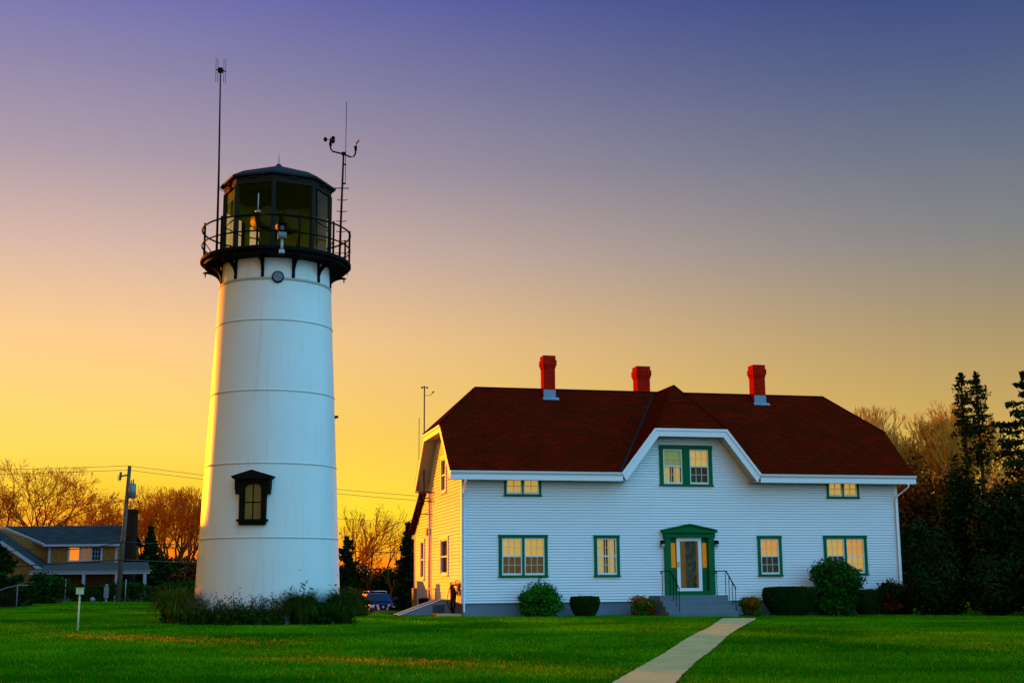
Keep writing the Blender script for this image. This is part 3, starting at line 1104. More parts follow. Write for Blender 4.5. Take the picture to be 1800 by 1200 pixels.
# door surround with pediment
du0, du1, dz0, dz1 = DOOR[0], DOOR[1], -.56, 1.80
sd0, sd1 = 8.22, 9.21                      # storm door
ds = MB()
fr_box(ds, PF, du0, du0 + .24, dz0, 1.56, -.02, .12)
fr_box(ds, PF, du1 - .24, du1, dz0, 1.56, -.02, .12)
fr_box(ds, PF, du0 - .03, du1 + .03, 1.56, 1.74, -.02, .16)
fr_box(ds, PF, du0 - .09, du1 + .09, 1.74, 1.80, -.02, .25)
ds.prism([PF(du0 - .08, .0, 1.80), PF(du1 + .08, .0, 1.80), PF(8.71, .0, 2.02)], (0, -.16, 0))
for (a, b, c, d) in ((du0 - .12, 1.805, 8.71, 2.03), (8.71, 2.03, du1 + .12, 1.805)):
    ds.prism([PF(a, .0, b), PF(c, .0, d), PF(c, .0, d + .045), PF(a, .0, b + .045)], (0, -.23, 0))
fr_box(ds, PF, du0 + .24, sd0, dz0 + .14, 1.56, -.10, -.03)          # sidelight panels
fr_box(ds, PF, sd1, du1 - .24, dz0 + .14, 1.56, -.10, -.03)
fr_box(ds, PF, du0 + .24, du1 - .24, dz0, dz0 + .14, -.10, .10)      # threshold
for (a, b) in ((du0 + .28, sd0 - .05), (sd1 + .05, du1 - .28)):
    for (c, d) in ((-.36, -.02), (.02, .30)):
        fr_box(ds, PF, a, b, c, d, -.03, -.015)
surround = ds.build('door_surround', GREEN, house)
for (a, b) in ((du0 + .295, du0 + .295 + .17), (sd1 + .05, sd1 + .05 + .17)):
    s = MB()
    fr_box(s, PF, a, b, .44, 1.36, -.03, -.022)
    s.build('sidelight_pane', SIDEO, surround)
sdm = MB()
fr_box(sdm, PF, sd0, sd0 + .13, dz0 + .14, 1.56, -.06, .03)
fr_box(sdm, PF, sd1 - .13, sd1, dz0 + .14, 1.56, -.06, .03)
fr_box(sdm, PF, sd0 + .13, sd1 - .13, 1.43, 1.56, -.06, .03)
fr_box(sdm, PF, sd0 + .13, sd1 - .13, dz0 + .14, dz0 + .25, -.06, .03)
sdo = sdm.build('storm_door', TRIM, house)
gmb = MB()
fr_box(gmb, PF, sd0 + .12, sd1 - .12, dz0 + .24, 1.44, -.03, -.026)
gmb.build('door_glass', GLASS, sdo)
hmb = MB()
fr_box(hmb, PF, sd0 + .02, sd0 + .10, .46, .66, .03, .05)
hmb.tube([PF(sd0 + .06, .05, .60), PF(sd0 + .06, .09, .60), PF(sd0 + .15, .09, .60)], .015, 6)
hmb.build('door_handle', BRASS, sdo)
# lace curtain and dim hallway seen through the door glass
lace = MB()
nf = 40
vs = []
for i in range(nf + 1):
    a = sd0 + .44 + (.40) * i / nf
    dd = -.20 + .03 * sin(i * 1.3)
    vs += [PF(a, dd, dz0 + .24), PF(a, dd, 1.44)]
lace.add(vs, [(2 * i, 2 * i + 2, 2 * i + 3, 2 * i + 1) for i in range(nf)])
lace.build('lace_curtain', DOORIN, sdo)
hb = MB()
fr_box(hb, PF, sd0 - .05, sd1 + .05, dz0 + .14, 1.6, -.42, -.40)
hallm = mat('hall_brown', (0.16, 0.08, 0.012), 0.8, var=0.6, scale=2.0, c2=(0.07, 0.05, 0.01), emis=(0.5, 0.24, 0.02), emis_s=0.12)
hb.build('hall_door', hallm, sdo)

# wall lamps beside the door
for u in (7.63, 9.79):
    l = MB()
    fr_box(l, PF, u - .05, u + .05, 1.30, 1.46, .0, .03)
    l.tube([PF(u, .03, 1.40), PF(u, .12, 1.44), PF(u, .16, 1.42)], .014, 6)
    l.lathe([(.0, zz(1.46)), (.05, zz(1.45)), (.085, zz(1.38)), (.09, zz(1.33))], 12, (u, -.16))
    lo = l.build('wall_lamp', BLACK, house)
    l2 = MB()
    l2.lathe([(.07, zz(1.33)), (.06, zz(1.22)), (.045, zz(1.20))], 12, (u, -.16), cap=True)
    l2.build('lamp_globe', mat('lamp_globe', (0.35, 0.37, 0.32), 0.3), lo)

# vent box on the left wall
vb = MB()
vb.box(-.14, -.015, 6.72, 6.99, zz(1.86), zz(2.16))
vb.build('wall_vent', mat('vent_brown', (0.10, 0.03, 0.012), 0.6), house)

# front steps -----------------------------------------------------------
steps = thing('front_steps', 'grey painted front door steps with two black iron handrails', 'steps', (*hw(8.4, 0), ZC + HB), YAW)
SU = 8.4
sb = MB()
sb.box(7.06 - SU, 9.72 - SU, -1.25, -.06, -.05, zz(-.57))
for k in range(3):
    zt = -.57 - .185 * (k + 1)
    sb.box(7.06 - SU - .0, 9.72 - SU, -1.25 - .30 * (k + 1), -1.25 - .30 * k + .001, -.08, zz(zt))
sb.build('stairs', STEPM, steps, bevel=.012)
for u in (7.50, 9.66):
    hr = MB()
    uu = u - SU
    zt0, zt1 = zz(.31), zz(-.33)
    hr.tube([(uu, -.24, zt0 - .07), (uu, -.20, zt0 - .02), (uu, -.24, zt0), (uu, -1.25, zt0), (uu, -2.12, zt1)], .022, 8)
    for v in (-.34, -1.18, -1.50, -1.80, -2.08):
        top = zt0 if v > -1.25 else zt0 + (zt1 - zt0) * (-1.25 - v) / .87
        bot = -.57 if v > -1.25 else -.57 - .185 * (int((-1.25 - v) / .30) + 1)
        hr.tube([(uu, v, zz(bot)), (uu, v, top)], .013, 6)
    hr.build('handrail', BLACK, steps)

# concrete cellar ramp, cabinet, rail and pot by the left wall -----------------
ramp = thing('cellar_ramp', 'low grey concrete ramp wall sloping up to the left side of the house', 'ramp', (*hw(0, 1.5), ZC + HB), YAW)
r_ = MB()
for v in (0.0, 1.05):
    r_.prism([(-2.12, v, -.15), (-.12, v, -.15), (-.12, v, zz(-.66)), (-.55, v, zz(-.68)), (-2.12, v, zz(-1.24))], (0, .12, 0))
r_.build('ramp_wall', FOUND, ramp)
r2 = MB()
for v in (-.02, 1.03):
    r2.prism([(-2.17, v, zz(-1.26)), (-.50, v, zz(-.675)), (-.50, v, zz(-.645)), (-2.17, v, zz(-1.225))], (0, .16, 0))
r2.build('coping', mat('pale_coping', (0.55, 0.52, 0.47), 0.7), ramp)
r3 = MB()
r3.prism([(-2.1, .12, -.1), (-.12, .12, -.1), (-.12, .12, zz(-.80)), (-2.1, .12, zz(-1.22))], (0, .93, 0))
r3.build('ramp_slope', CONC, ramp)
r4 = MB()
r4.box(-.80, -.36, -.016, -.004, zz(-1.14), zz(-.84))
for k in range(5):
    r4.box(-.78, -.38, -.030, -.017, zz(-1.12 + .055 * k), zz(-1.09 + .055 * k))
r4.build('vent_grille', mat('grille_dark', (0.05, 0.05, 0.05), 0.7), ramp)
pad = MB()
pad.box(-.9, -.02, -.05, 1.28, -.2, zz(-1.15))
tag(pad.build('concrete_pad', CONC), 'small pale concrete pad under the hose at the house corner', 'concrete pad')
bpy.data.objects['concrete_pad'].location = (*hw(0, 0), ZC + HB)
bpy.data.objects['concrete_pad'].rotation_euler = (0, 0, YAW)

cabt = thing('utility_cabinet', 'tall grey metal cabinet with a sloping top beside the cellar ramp', 'cabinet', (*hw(-.55, 5.6), ZC + HB), YAW)
cbm = MB()
cbm.prism([(-.17, 0, .0), (.20, 0, .0), (.20, 0, 1.0), (.08, 0, 1.30), (-.17, 0, 1.34)], (0, .5, 0))
cbm.build('cabinet_body', mat('cabinet_grey', (0.30, 0.30, 0.26), 0.6, var=0.4, scale=3.0, c2=(0.22, 0.21, 0.18)), cabt, bevel=.01)
cb2 = MB()
cb2.box(-.30, -.175, .05, .45, 0, 1.05)
cb2.build('side_panel', mat('cabinet_brown', (0.14, 0.09, 0.03), 0.7), cabt)
rail = MB()
rail.tube([(-.7, 3.4, .35), (-.7, 3.4, zz(-.32)), (-.66, 3.36, zz(-.28)), (-.66, 1.75, zz(-.28)), (-.66, 1.70, zz(-.32)), (-.66, 1.70, .1)], .03, 8)
rl = rail.build('pipe_rail', mat('rail_pipe', (0.25, 0.12, 0.06), 0.5))
rl.location = (*hw(0, 0), ZC + HB); rl.rotation_euler = (0, 0, YAW)
tag(rl, 'bent pipe guard rail over the cellar ramp', 'railing')
pot = MB()
pot.lathe([(.0, .32), (.16, .32), (.20, .62), (.22, .62), (.22, .66), (.17, .68), (.0, .70)], 18)
po = pot.build('plant_tub', RUBBER)
po.location = (*hw(-.9, 3.0), ZC + HB)
tag(po, 'round black tub on the ramp behind the pipe rail', 'tub')
# give the tub a stand so that it rests on the ramp slope
st = MB(); st.box(-.24, .24, -.24, .24, 0.0, .32)
st.build('stand', CONC, po)

# garden hose hung by the corner
hose = thing('garden_hose', 'black garden hose coiled on a reel at the left house corner', 'hose', (*hw(-.02, .55), ZC + HB), YAW)
hm = MB()
rngh = random.Random(3)
for k in range(9):
    cx, cz = -.14 - .012 * k, zz(-.42) + rngh.uniform(-.04, .02)
    rr = .20 + .018 * k
    rz_ = rr * 1.45 + rngh.uniform(-.03, .06)
    pts = [(cx + .015 * sin(3 * t + k), rr * cos(t), cz - .15 + rz_ * sin(t)) for t in np.linspace(0, 2 * pi, 25)]
    hm.tube(pts, .016, 6, cap=False)
hm.tube([(-.2, .12, zz(-.12)), (-.24, .42, zz(-.22)), (-.26, .72, zz(-.50)), (-.26, .80, zz(-.75)), (-.24, .6, zz(-.95)), (-.2, .25, zz(-1.02))], .016, 6)
hm.tube([(-.2, -.05, zz(-.6)), (-.2, .1, zz(-1.0)), (-.2, .0, zz(-1.14)), (-.2, -.15, zz(-1.0)), (-.2, -.12, zz(-.6))], .016, 6)
hm.build('hose_coil', RUBBER, hose)
hk = MB()
hk.tube([(-.0, 0, zz(-.12)), (-.30, 0, zz(-.14)), (-.30, 0, zz(-.05))], .022, 6)
hk.tube([(-.0, -.22, zz(.02)), (-.16, -.22, zz(.02)), (-.16, -.22, zz(-.12))], .02, 6)
hk.box(-.03, .0, -.3, .3, zz(-.5), zz(-.05))
hk.build('hose_bracket', DARKMETAL, hose)

# weather mast behind the left gable: two pipes, brackets, cups and vane
gm_ = thing('gable_weather_mast', 'thin weather mast with tiny wind cups bracketed to the left gable', 'mast', (*hw(-.05, 7.2), ZC + HB), YAW)
m1 = MB()
m1.tube([(-.26, -.75, zz(3.1)), (-.26, -.75, zz(7.95))], .028, 6)
m1.tube([(-.40, -.30, zz(2.3)), (-.40, -.30, zz(6.75))], .014, 6)
m1.build('mast_pipe', DARKMETAL, gm_)
for (v, z) in ((-.75, 3.25), (-.75, 3.62), (-.30, 2.75), (-.30, 3.40)):
    m2 = MB()
    m2.tube([(.05, v, zz(z)), (-.46, v, zz(z))], .022, 6)
    m2.tube([(.05, v + .25, zz(z)), (-.26, v, zz(z))], .016, 6)
    m2.build('bracket', DARKMETAL, gm_)
for t in range(3):
    m3 = MB()
    a = 2 * pi * t / 3 + .3
    cx, cy = -.26 + .12 * cos(a), -.75 + .12 * sin(a)
    m3.tube([(-.26, -.75, zz(7.97)), (cx, cy, zz(7.97))], .008, 4)
    m3.lathe([(.0, zz(7.92)), (.035, zz(7.94)), (.045, zz(7.97)), (.035, zz(8.0)), (.0, zz(8.02))], 8, (cx, cy))
    m3.build('wind_cup', DARKMETAL, gm_)
m4 = MB()
m4.tube([(-.26, -.75, zz(7.62)), (-.02, -.95, zz(7.62)), (.02, -.98, zz(7.70))], .012, 5)
m4.prism([(.02, -.98, zz(7.68)), (.10, -1.04, zz(7.74)), (.10, -1.04, zz(7.80)), (.02, -.98, zz(7.74))], (.008, .01, 0))
m4.build('wind_vane', DARKMETAL, gm_)

# ------------------------------------------------------------------ lighthouse
TX, TY = -7.675, 41.616
TB = -1.35
tower_face = math.atan2(-TY, -TX)          # azimuth that looks at the viewer's place


def tz(z):
    return z - TB


def tr(z):
    return 2.212 - .0454 * z


light = thing('lighthouse', 'tall white round lighthouse tower with black gallery and glazed lantern room', 'lighthouse', (TX, TY, ZC + TB), 0)
RINGS = [9.34, 8.03, 5.81, 3.573, 1.34]
body = MB()
prof = [(tr(-1.6), tz(-1.6))]
zc_ = -1.6
for z in sorted(RINGS) + [10.02]:
    for t in np.linspace(zc_, z, 7)[1:]:
        prof.append((tr(t), tz(t)))
    zc_ = z
body.lathe(prof, 128)
body.build('tower_shell', TOWERW, light)
for z in RINGS:
    s = MB()
    r = tr(z)
    w = .035 if z > 9 else .018
    s.lathe([(r - .01, tz(z + w + .01)), (r + .012, tz(z + w)), (r + .016, tz(z)), (r + .012, tz(z - w)), (r - .01, tz(z - w - .01))], 128)
    s.build('seam_ring', TOWERW if z < 9 else SEAM, light)
    e_ = MB()
    e_.lathe([(r + .0, tz(z - w - .008)), (r + .014, tz(z - w - .009)), (r + .014, tz(z - w - .018)), (r, tz(z - w - .019))], 128)
    e_.build('seam_edge', SEAM, light)


def tdir(deg):
    """unit vectors outwards / sideways (to the viewer's right) at an angle from the face towards the viewer"""
    a = tower_face + radians(deg)
    o = Vector((cos(a), sin(a), 0))
    return o, Vector((-o.y, o.x, 0))


# gallery deck
dk = MB()
dk.lathe([(1.70, tz(10.0)), (2.30, tz(10.02)), (2.30, tz(10.10)), (2.42, tz(10.13)), (2.42, tz(10.22)), (2.40, tz(10.24)), (1.3, tz(10.27))], 96, smooth=False)
dk.build('gallery_deck', BLACK, light)
for k in range(12):
    o, s = tdir(-45 + 1.0 + 30.7 * k if k < 4 else 30 * k - 43.2)
    b = MB()
    r0 = tr(9.6)
    pts = []
    for t in np.linspace(0, 1, 10):
        # concave curve from the wall up to the deck's edge
        a = t * pi / 2
        pts.append((r0 + .0 + .62 * (1 - cos(a)) ** 1.05, 9.42 + .52 * sin(a) ** .9))
    P = [o * (r0 - .02) + Vector((0, 0, tz(9.40)))] + [o * (p[0] + .02) + Vector((0, 0, tz(p[1]))) for p in pts] + [o * (r0 + .64) + Vector((0, 0, tz(10.01))), o * (r0 - .02) + Vector((0, 0, tz(10.01)))]
    off = s * .07
    poly = [p - s * .035 for p in P]
    # open web: only the curved rib, the wall strap and the top strap
    inner_pts = [o * (p[0] - .06 if i > 2 else p[0] - .01) + Vector((0, 0, tz(min(p[1] + .07, 9.99)))) for i, p in enumerate(pts)]
    for i in range(len(pts) - 1):
        q = [o * (pts[i][0] + .03) + Vector((0, 0, tz(pts[i][1]))), o * (pts[i + 1][0] + .03) + Vector((0, 0, tz(pts[i + 1][1]))), inner_pts[i + 1], inner_pts[i]]
        b.prism([p - s * .04 for p in q], s * .08)
    b.prism([p - s * .045 for p in (o * (r0 - .04) + Vector((0, 0, tz(9.38))), o * (r0 + .05) + Vector((0, 0, tz(9.38))), o * (r0 + .035) + Vector((0, 0, tz(10.0))), o * (r0 - .06) + Vector((0, 0, tz(10.0))))], s * .09)
    b.tube([o * (r0 + .56) + Vector((0, 0, tz(9.97))), o * (r0 + .56) + Vector((0, 0, tz(9.80)))], .035, 6, r1=.012)
    b.build('bracket', BLACK, light)

# railing
rl_ = MB()
RR = 2.38
for (z, r) in ((11.22, .032), (10.70, .026)):
    pts = [(RR * cos(t), RR * sin(t), tz(z)) for t in np.linspace(0, 2 * pi, 97)]
    rl_.tube(pts, r, 6, cap=False)
for k in range(12):
    o, s = tdir(-46 + 31.3 * k if k < 5 else 30 * k - 42)
    rl_.tube([o * RR + Vector((0, 0, tz(10.24))), o * RR + Vector((0, 0, tz(11.30)))], .036, 6)
    rl_.tube([o * (RR - .32) + Vector((0, 0, tz(10.26))), o * RR + Vector((0, 0, tz(10.66)))], .016, 5)
rl_.build('gallery_railing', BLACK, light)

# lantern room: eight sided, a corner towards the viewer
LA0 = tower_face + radians(-4.6)
LR, LZ0, LZ1 = 1.72, 10.25, 12.72


def oct_pt(k, r, z):
    a = LA0 + k * pi / 4
    return Vector((r * cos(a), r * sin(a), tz(z)))


lf = MB()
lf.lathe([(LR + .04, tz(LZ0)), (LR + .04, tz(10.46)), (LR - .06, tz(10.46)), (LR - .06, tz(LZ0))], 8, smooth=False, a0=LA0)
lf.lathe([(LR - .06, tz(12.50)), (LR + .02, tz(12.50)), (LR + .03, tz(LZ1)), (LR + .08, tz(LZ1 + .06)), (LR - .06, tz(LZ1 + .06))], 8, smooth=False, a0=LA0)
for k in range(8):
    c_ = oct_pt(k, LR, 0)
    o = Vector((c_.x, c_.y, 0)).normalized()
    s = Vector((-o.y, o.x, 0))
    q = [o * (LR - .08) - s * .07, o * (LR + .035) - s * .062, o * (LR + .05), o * (LR + .035) + s * .062, o * (LR - .08) + s * .07]
    lf.prism([p + Vector((0, 0, tz(10.46))) for p in q], (0, 0, 2.04))
    # inner glazing stops and the horizontal bar
    p, q2 = oct_pt(k, LR - .02, 11.42), oct_pt(k + 1, LR - .02, 11.42)
    lf.tube([p, q2], .022, 5)
    # bolts and a small box on the header
    for j in range(1, 9):
        pp = oct_pt(k, LR + .015, 12.61).lerp(oct_pt(k + 1, LR + .015, 12.61), j / 9)
        lf.box(pp.x - .012, pp.x + .012, pp.y - .012, pp.y + .012, pp.z - .012, pp.z + .012)
    pp = oct_pt(k, LR + .03, 12.66).lerp(oct_pt(k + 1, LR + .03, 12.66), .47)
    d_ = (oct_pt(k + 1, LR, 0) - oct_pt(k, LR, 0)).normalized()
    nrm = Vector((d_.y, -d_.x, 0))
    lf.prism([pp - d_ * .11, pp + d_ * .11, pp + d_ * .11 + Vector((0, 0, .06)), pp - d_ * .11 + Vector((0, 0, .06))], nrm * .06)
lf.build('lantern_frame', LFRAME, light)
# panes; the landward (back right) faces are blanked by metal sheets, the back left ones in their upper part
for k in range(8):
    p0, p1 = oct_pt(k, LR - .03, 0), oct_pt(k + 1, LR - .03, 0)
    def face(z0, z1, ins=0.0, sh=0.0):
        d_ = (p1 - p0).normalized()
        nrm = Vector((p0.x + p1.x, p0.y + p1.y, 0)).normalized()
        a, b = p0 + d_ * .06 - nrm * ins, p1 - d_ * .06 - nrm * ins
        return [Vector((a.x, a.y, tz(z0))), Vector((b.x, b.y, tz(z0))), Vector((b.x, b.y, tz(z1))), Vector((a.x, a.y, tz(z1)))], nrm
    pts, nrm = face(10.46, 12.50)
    g = MB()
    g.prism(pts, nrm * .008)
    g.build('lantern_pane', LGLASS, light)
# angular positions: k=0 -> right front ... list of (k, z0, z1) blanked from inside
BLANK = [(2, 11.79, 12.5), (3, 10.46, 12.5), (4, 11.78, 12.5), (5, 11.9, 12.5), (6, 12.15, 12.5)]
bl_ = MB()
for (k, z0, z1) in BLANK:
    p0, p1 = oct_pt(k, LR - .06, 0), oct_pt(k + 1, LR - .06, 0)
    nrm = Vector((p0.x + p1.x, p0.y + p1.y, 0)).normalized()
    bl_.prism([Vector((p0.x, p0.y, tz(z0))), Vector((p1.x, p1.y, tz(z0))), Vector((p1.x, p1.y, tz(z1))), Vector((p0.x, p0.y, tz(z1)))], nrm * -.02)
# blind strips beside the open back panes
for (k, f0, f1) in ((4, 0.0, .43), (4, .86, 1.0), (2, .10, 1.0)):
    p0, p1 = oct_pt(k, LR - .06, 0), oct_pt(k + 1, LR - .06, 0)
    nrm = Vector((p0.x + p1.x, p0.y + p1.y, 0)).normalized()
    a, b = p0.lerp(p1, f0), p0.lerp(p1, f1)
    bl_.prism([Vector((a.x, a.y, tz(10.46))), Vector((b.x, b.y, tz(10.46))), Vector((b.x, b.y, tz(11.80))), Vector((a.x, a.y, tz(11.80)))], nrm * -.02)
bl_.lathe([(.0, tz(12.56)), (LR - .08, tz(12.50)), (LR - .08, tz(12.52)), (.0, tz(12.58))], 8, smooth=False, a0=LA0)
bl_.build('lantern_lining', OLIVE, light)
rf_ = MB()
rf_.lathe([(1.70, tz(12.70)), (1.88, tz(12.74)), (1.89, tz(12.80)), (1.45, tz(13.04)), (.12, tz(13.52)), (.07, tz(13.60)), (.0, tz(13.62))], 8, smooth=False, a0=LA0)
rf_.build('lantern_roof', LROOF, light)
ld = MB()
ld.tube([(0, 0, tz(13.55)), (0, 0, tz(13.98))], .014, 6, r1=.006)
ld.build('lightning_rod', BLACK, light)

# beacon machine inside
bc = MB()
bc.lathe([(.30, tz(10.27)), (.30, tz(10.40)), (.17, tz(10.44)), (.15, tz(11.15)), (.22, tz(11.22)), (.22, tz(11.32)), (.0, tz(11.33))], 16)
beacon = bc.build('beacon_pedestal', OLIVE2, light)
for sgn in (-1, 1):
    a = tower_face + radians(20)
    dx_ = Vector((cos(a), sin(a), 0)); sx = Vector((-dx_.y, dx_.x, 0))
    c0 = sx * (.42 * sgn) + Vector((0, 0, tz(11.68)))
    l = MB()
    l.tube([c0 - dx_ * .42, c0 + dx_ * .36], .36, 20)
    lo_ = l.build('beacon_drum', OLIVE2, light)
    l = MB()
    l.tube([c0 + dx_ * .361, c0 + dx_ * .385], .32, 20)
    l.build('beacon_lens', LENSM, lo_)
l = MB()
o, s = tdir(-45)
c0 = o * .30 - s * .15
l.box(c0.x - .22, c0.x + .22, c0.y - .18, c0.y + .18, tz(10.27), tz(11.30))
o, s = tdir(-20)
c1 = o * .9 + s * .1
l.tube([(c0.x, c0.y, tz(11.30)), (c0.x, c0.y, tz(11.42)), (c0.x, c0.y, tz(11.60))], .17, 14, r1=.13)
l.build('control_cabinet', OLIVE2, light)
l = MB()
o, s = tdir(15)
c1 = o * .55
l.box(c1.x - .12, c1.x + .12, c1.y - .12, c1.y + .12, tz(11.15), tz(11.36))
l.build('lamp_changer', REDPT, light)

# porthole below the gallery
o, s = tdir(1.9)
zpo = 9.37
pc = o * (tr(zpo) - .06) + Vector((0, 0, tz(zpo)))
ph = MB()
ph.tube([pc, pc + o * .14], .185, 24)
po_ = ph.build('porthole', BLACK, light)
ph = MB()
ph.tube([pc + o * .141, pc + o * .150], .148, 24)
ph.build('porthole_glass', mat('porthole_grey', (0.05, 0.075, 0.11), 0.15, spec=0.6), po_)

# arched tower window in a black hooded frame
o, s = tdir(-13.6)


def PT(a, d, z):
    c = o * (tr(2.4) + d) + s * a
    return (c.x, c.y, tz(z))


def tbox(mb, a0, a1, z0, z1, d0, d1):
    mb.prism([PT(a0, d0, z0), PT(a1, d0, z0), PT(a1, d0, z1), PT(a0, d0, z1)], Vector(PT(0, d1, 0)) - Vector(PT(0, d0, 0)))


tw = MB()
OUT = .13
for sg in (-1, 1):
    a, b = sorted((sg * .27, sg * .405))
    tbox(tw, a, b, 1.84, 2.62, -.25, OUT)
    a, b = sorted((sg * .27, sg * .52))
    tbox(tw, a, b, 2.62, 3.06, -.25, OUT + .05)
    a, b = sorted((sg * .44, sg * .53))
    tbox(tw, a, b, 2.74, 3.06, -.25, OUT + .08)
tbox(tw, -.405, .405, 1.74, 1.84, -.25, OUT)
tbox(tw, -.46, .46, 1.80, 1.87, -.25, OUT + .06)
tbox(tw, -.40, .40, 1.70, 1.745, -.25, OUT + .02)
# arched head
arc = [(.27 * cos(t), 2.72 + .21 * sin(t)) for t in np.linspace(0, pi, 15)]
arc = [(.27 * (abs(cos(t)) ** .6) * (1 if cos(t) > 0 else -1), 2.72 + .21 * sin(t)) for t in np.linspace(0, pi, 15)]
pts = arc
for i in range(len(pts) - 1):
    q = [PT(pts[i][0], -.25, pts[i][1]), PT(pts[i + 1][0], -.25, pts[i + 1][1]), PT(pts[i + 1][0], -.25, 3.06), PT(pts[i][0], -.25, 3.06)]
    tw.prism(q, Vector(PT(0, OUT + .05, 0)) - Vector(PT(0, -.25, 0)))
tw.prism([PT(-.56, -.3, 3.06), PT(.56, -.3, 3.06), PT(.63, -.3, 3.14), PT(.0, -.3, 3.33), PT(-.63, -.3, 3.14)], Vector(PT(0, OUT + .20, 0)) - Vector(PT(0, -.3, 0)))
two = tw.build('tower_window', BLACKP, light)
mu = MB()
tbox(mu, -.013, .013, 1.84, 2.92, .037, .062)
tbox(mu, -.27, .27, 2.36, 2.39, .037, .063)
tbox(mu, -.27, -.245, 1.84, 2.74, .037, .062)
tbox(mu, .245, .27, 1.84, 2.74, .037, .062)
mu.build('muntin', BLACKP, two)
pn = MB()
tbox(pn, -.275, .275, 1.83, 2.95, .03, .036)
pn.build('window_pane', mat('tower_pane', (0.17, 0.115, 0.012), 0.25, var=0.8, scale=2.5, c2=(0.09, 0.075, 0.012), spec=0.5), two)

# small fixture on the right flank
o, s = tdir(89)
fx = MB()
zf = 5.22
p = o * (tr(zf) - .02) + Vector((0, 0, tz(zf)))
fx.tube([p, p + o * .07], .05, 8)
fx.tube([p + o * .07, p + o * .13 + Vector((0, 0, .03))], .06, 8, r1=.03)
fx.build('side_lamp', BLACKP, light)

# antenna mast on the gallery, left
am = thing('antenna_mast', 'tall slender black antenna mast on the left side of the lantern gallery', 'antenna', (TX - 1.98, TY - .25, ZC + 10.26), 0)
a1 = MB()
a1.tube([(.08, 0, 0), (.06, 0, 3.0), (.0, 0, 6.55)], .045, 8, r1=.022)
a1.tube([(.07, 0, 2.45), (.55, .25, 2.22)], .012, 5)
a1.tube([(.07, 0, 2.50), (.75, .25, 2.42)], .010, 5)
a1.build('mast_pole', BLACK, am)
a2 = MB()
a2.box(-.07, .07, -.07, .07, 6.47, 6.62)
a2.tube([(-.16, .0, 6.57), (.17, .0, 6.50)], .018, 6)
a2.tube([(-.05, -.15, 6.50), (.06, .15, 6.60)], .018, 6)
a2.build('antenna_hub', BLACK, am)
for (x, y, z) in ((-.16, 0, 6.57), (.17, 0, 6.50), (-.06, -.15, 6.48), (.07, .15, 6.60)):
    a3 = MB()
    a3.tube([(x + .012, y, z - .42), (x - .0, y, z + .42)], .0085, 5)
    a3.build('dipole_rod', BLACK, am)

# weather mast on the gallery, right
wmst = thing('weather_mast', 'black weather mast with cup anemometer and wind vane right of the lantern', 'weather mast', (TX + 2.08, TY - .02, ZC + 10.26), 0)
a1 = MB()
a1.tube([(-.02, 0, 0), (.02, 0, 1.9), (.06, 0, 3.70)], .040, 8, r1=.030)
a1.tube([(-.22, .05, 2.52), (.26, 0, 2.50)], .018, 6)
a1.build('mast_pole', BLACK, wmst)
for (z, x) in ((2.09, .035), (1.70, .03), (1.37, .02), (1.02, .01), (.70, .0), (.30, -.01)):
    a2 = MB()
    a2.tube([(x - .16, .0, z + .025), (x - .08, -.02, z), (x + .08, -.02, z - .005), (x + .17, 0, z + .02)], .014, 5)
    a2.build('climbing_peg', BLACK, wmst)
a3 = MB()
a3.tube([(-.38, 0, 3.98), (-.37, 0, 3.86), (-.30, 0, 3.77), (.06, 0, 3.68), (.30, 0, 3.57), (.40, 0, 3.59), (.45, 0, 3.68), (.46, 0, 3.80)], .028, 7)
a3.lathe([(.0, 3.95), (.045, 3.96), (.05, 4.06), (.035, 4.12), (.02, 4.24), (.0, 4.25)], 10, (-.38, 0))
a3.lathe([(.0, 3.78), (.04, 3.79), (.05, 3.88), (.035, 3.96), (.0, 3.98)], 10, (.46, 0))
a3.box(.0, .12, -.05, .05, 3.64, 3.74)
a3.build('crossarm', BLACK, wmst)
a4 = MB()
for t in range(3):
    a = 2 * pi * t / 3 + .15 + pi
    cx, cy = -.38 + .17 * cos(a), .17 * sin(a)
    a4.tube([(-.38, 0, 4.18), (cx, cy, 4.18)], .008, 4)
    a4.lathe([(.0, 4.10), (.045, 4.115), (.07, 4.18), (.045, 4.245), (.0, 4.26)], 12, (cx, cy))
a4.build('wind_cups', BLACK, wmst)
a5 = MB()
a5.tube([(.38, 0, 3.90), (.50, 0, 4.02)], .012, 5)
a5.prism([(.47, 0, 3.98), (.58, 0, 4.12), (.58, 0, 4.20), (.46, 0, 4.07)], (0, .012, 0))
a5.build('wind_vane', REDPT, wmst)
a6 = MB()
a6.tube([(.13, 0, 2.66), (.13, 0, 3.4), (.13, 0, 5.50)], .011, 5)
a6.tube([(.03, 0, 3.32), (.15, 0, 3.32)], .03, 6)
a6.tube([(.03, 0, 2.66), (.15, 0, 2.66)], .03, 6)
a6.build('whip_antenna', BLACK, wmst)

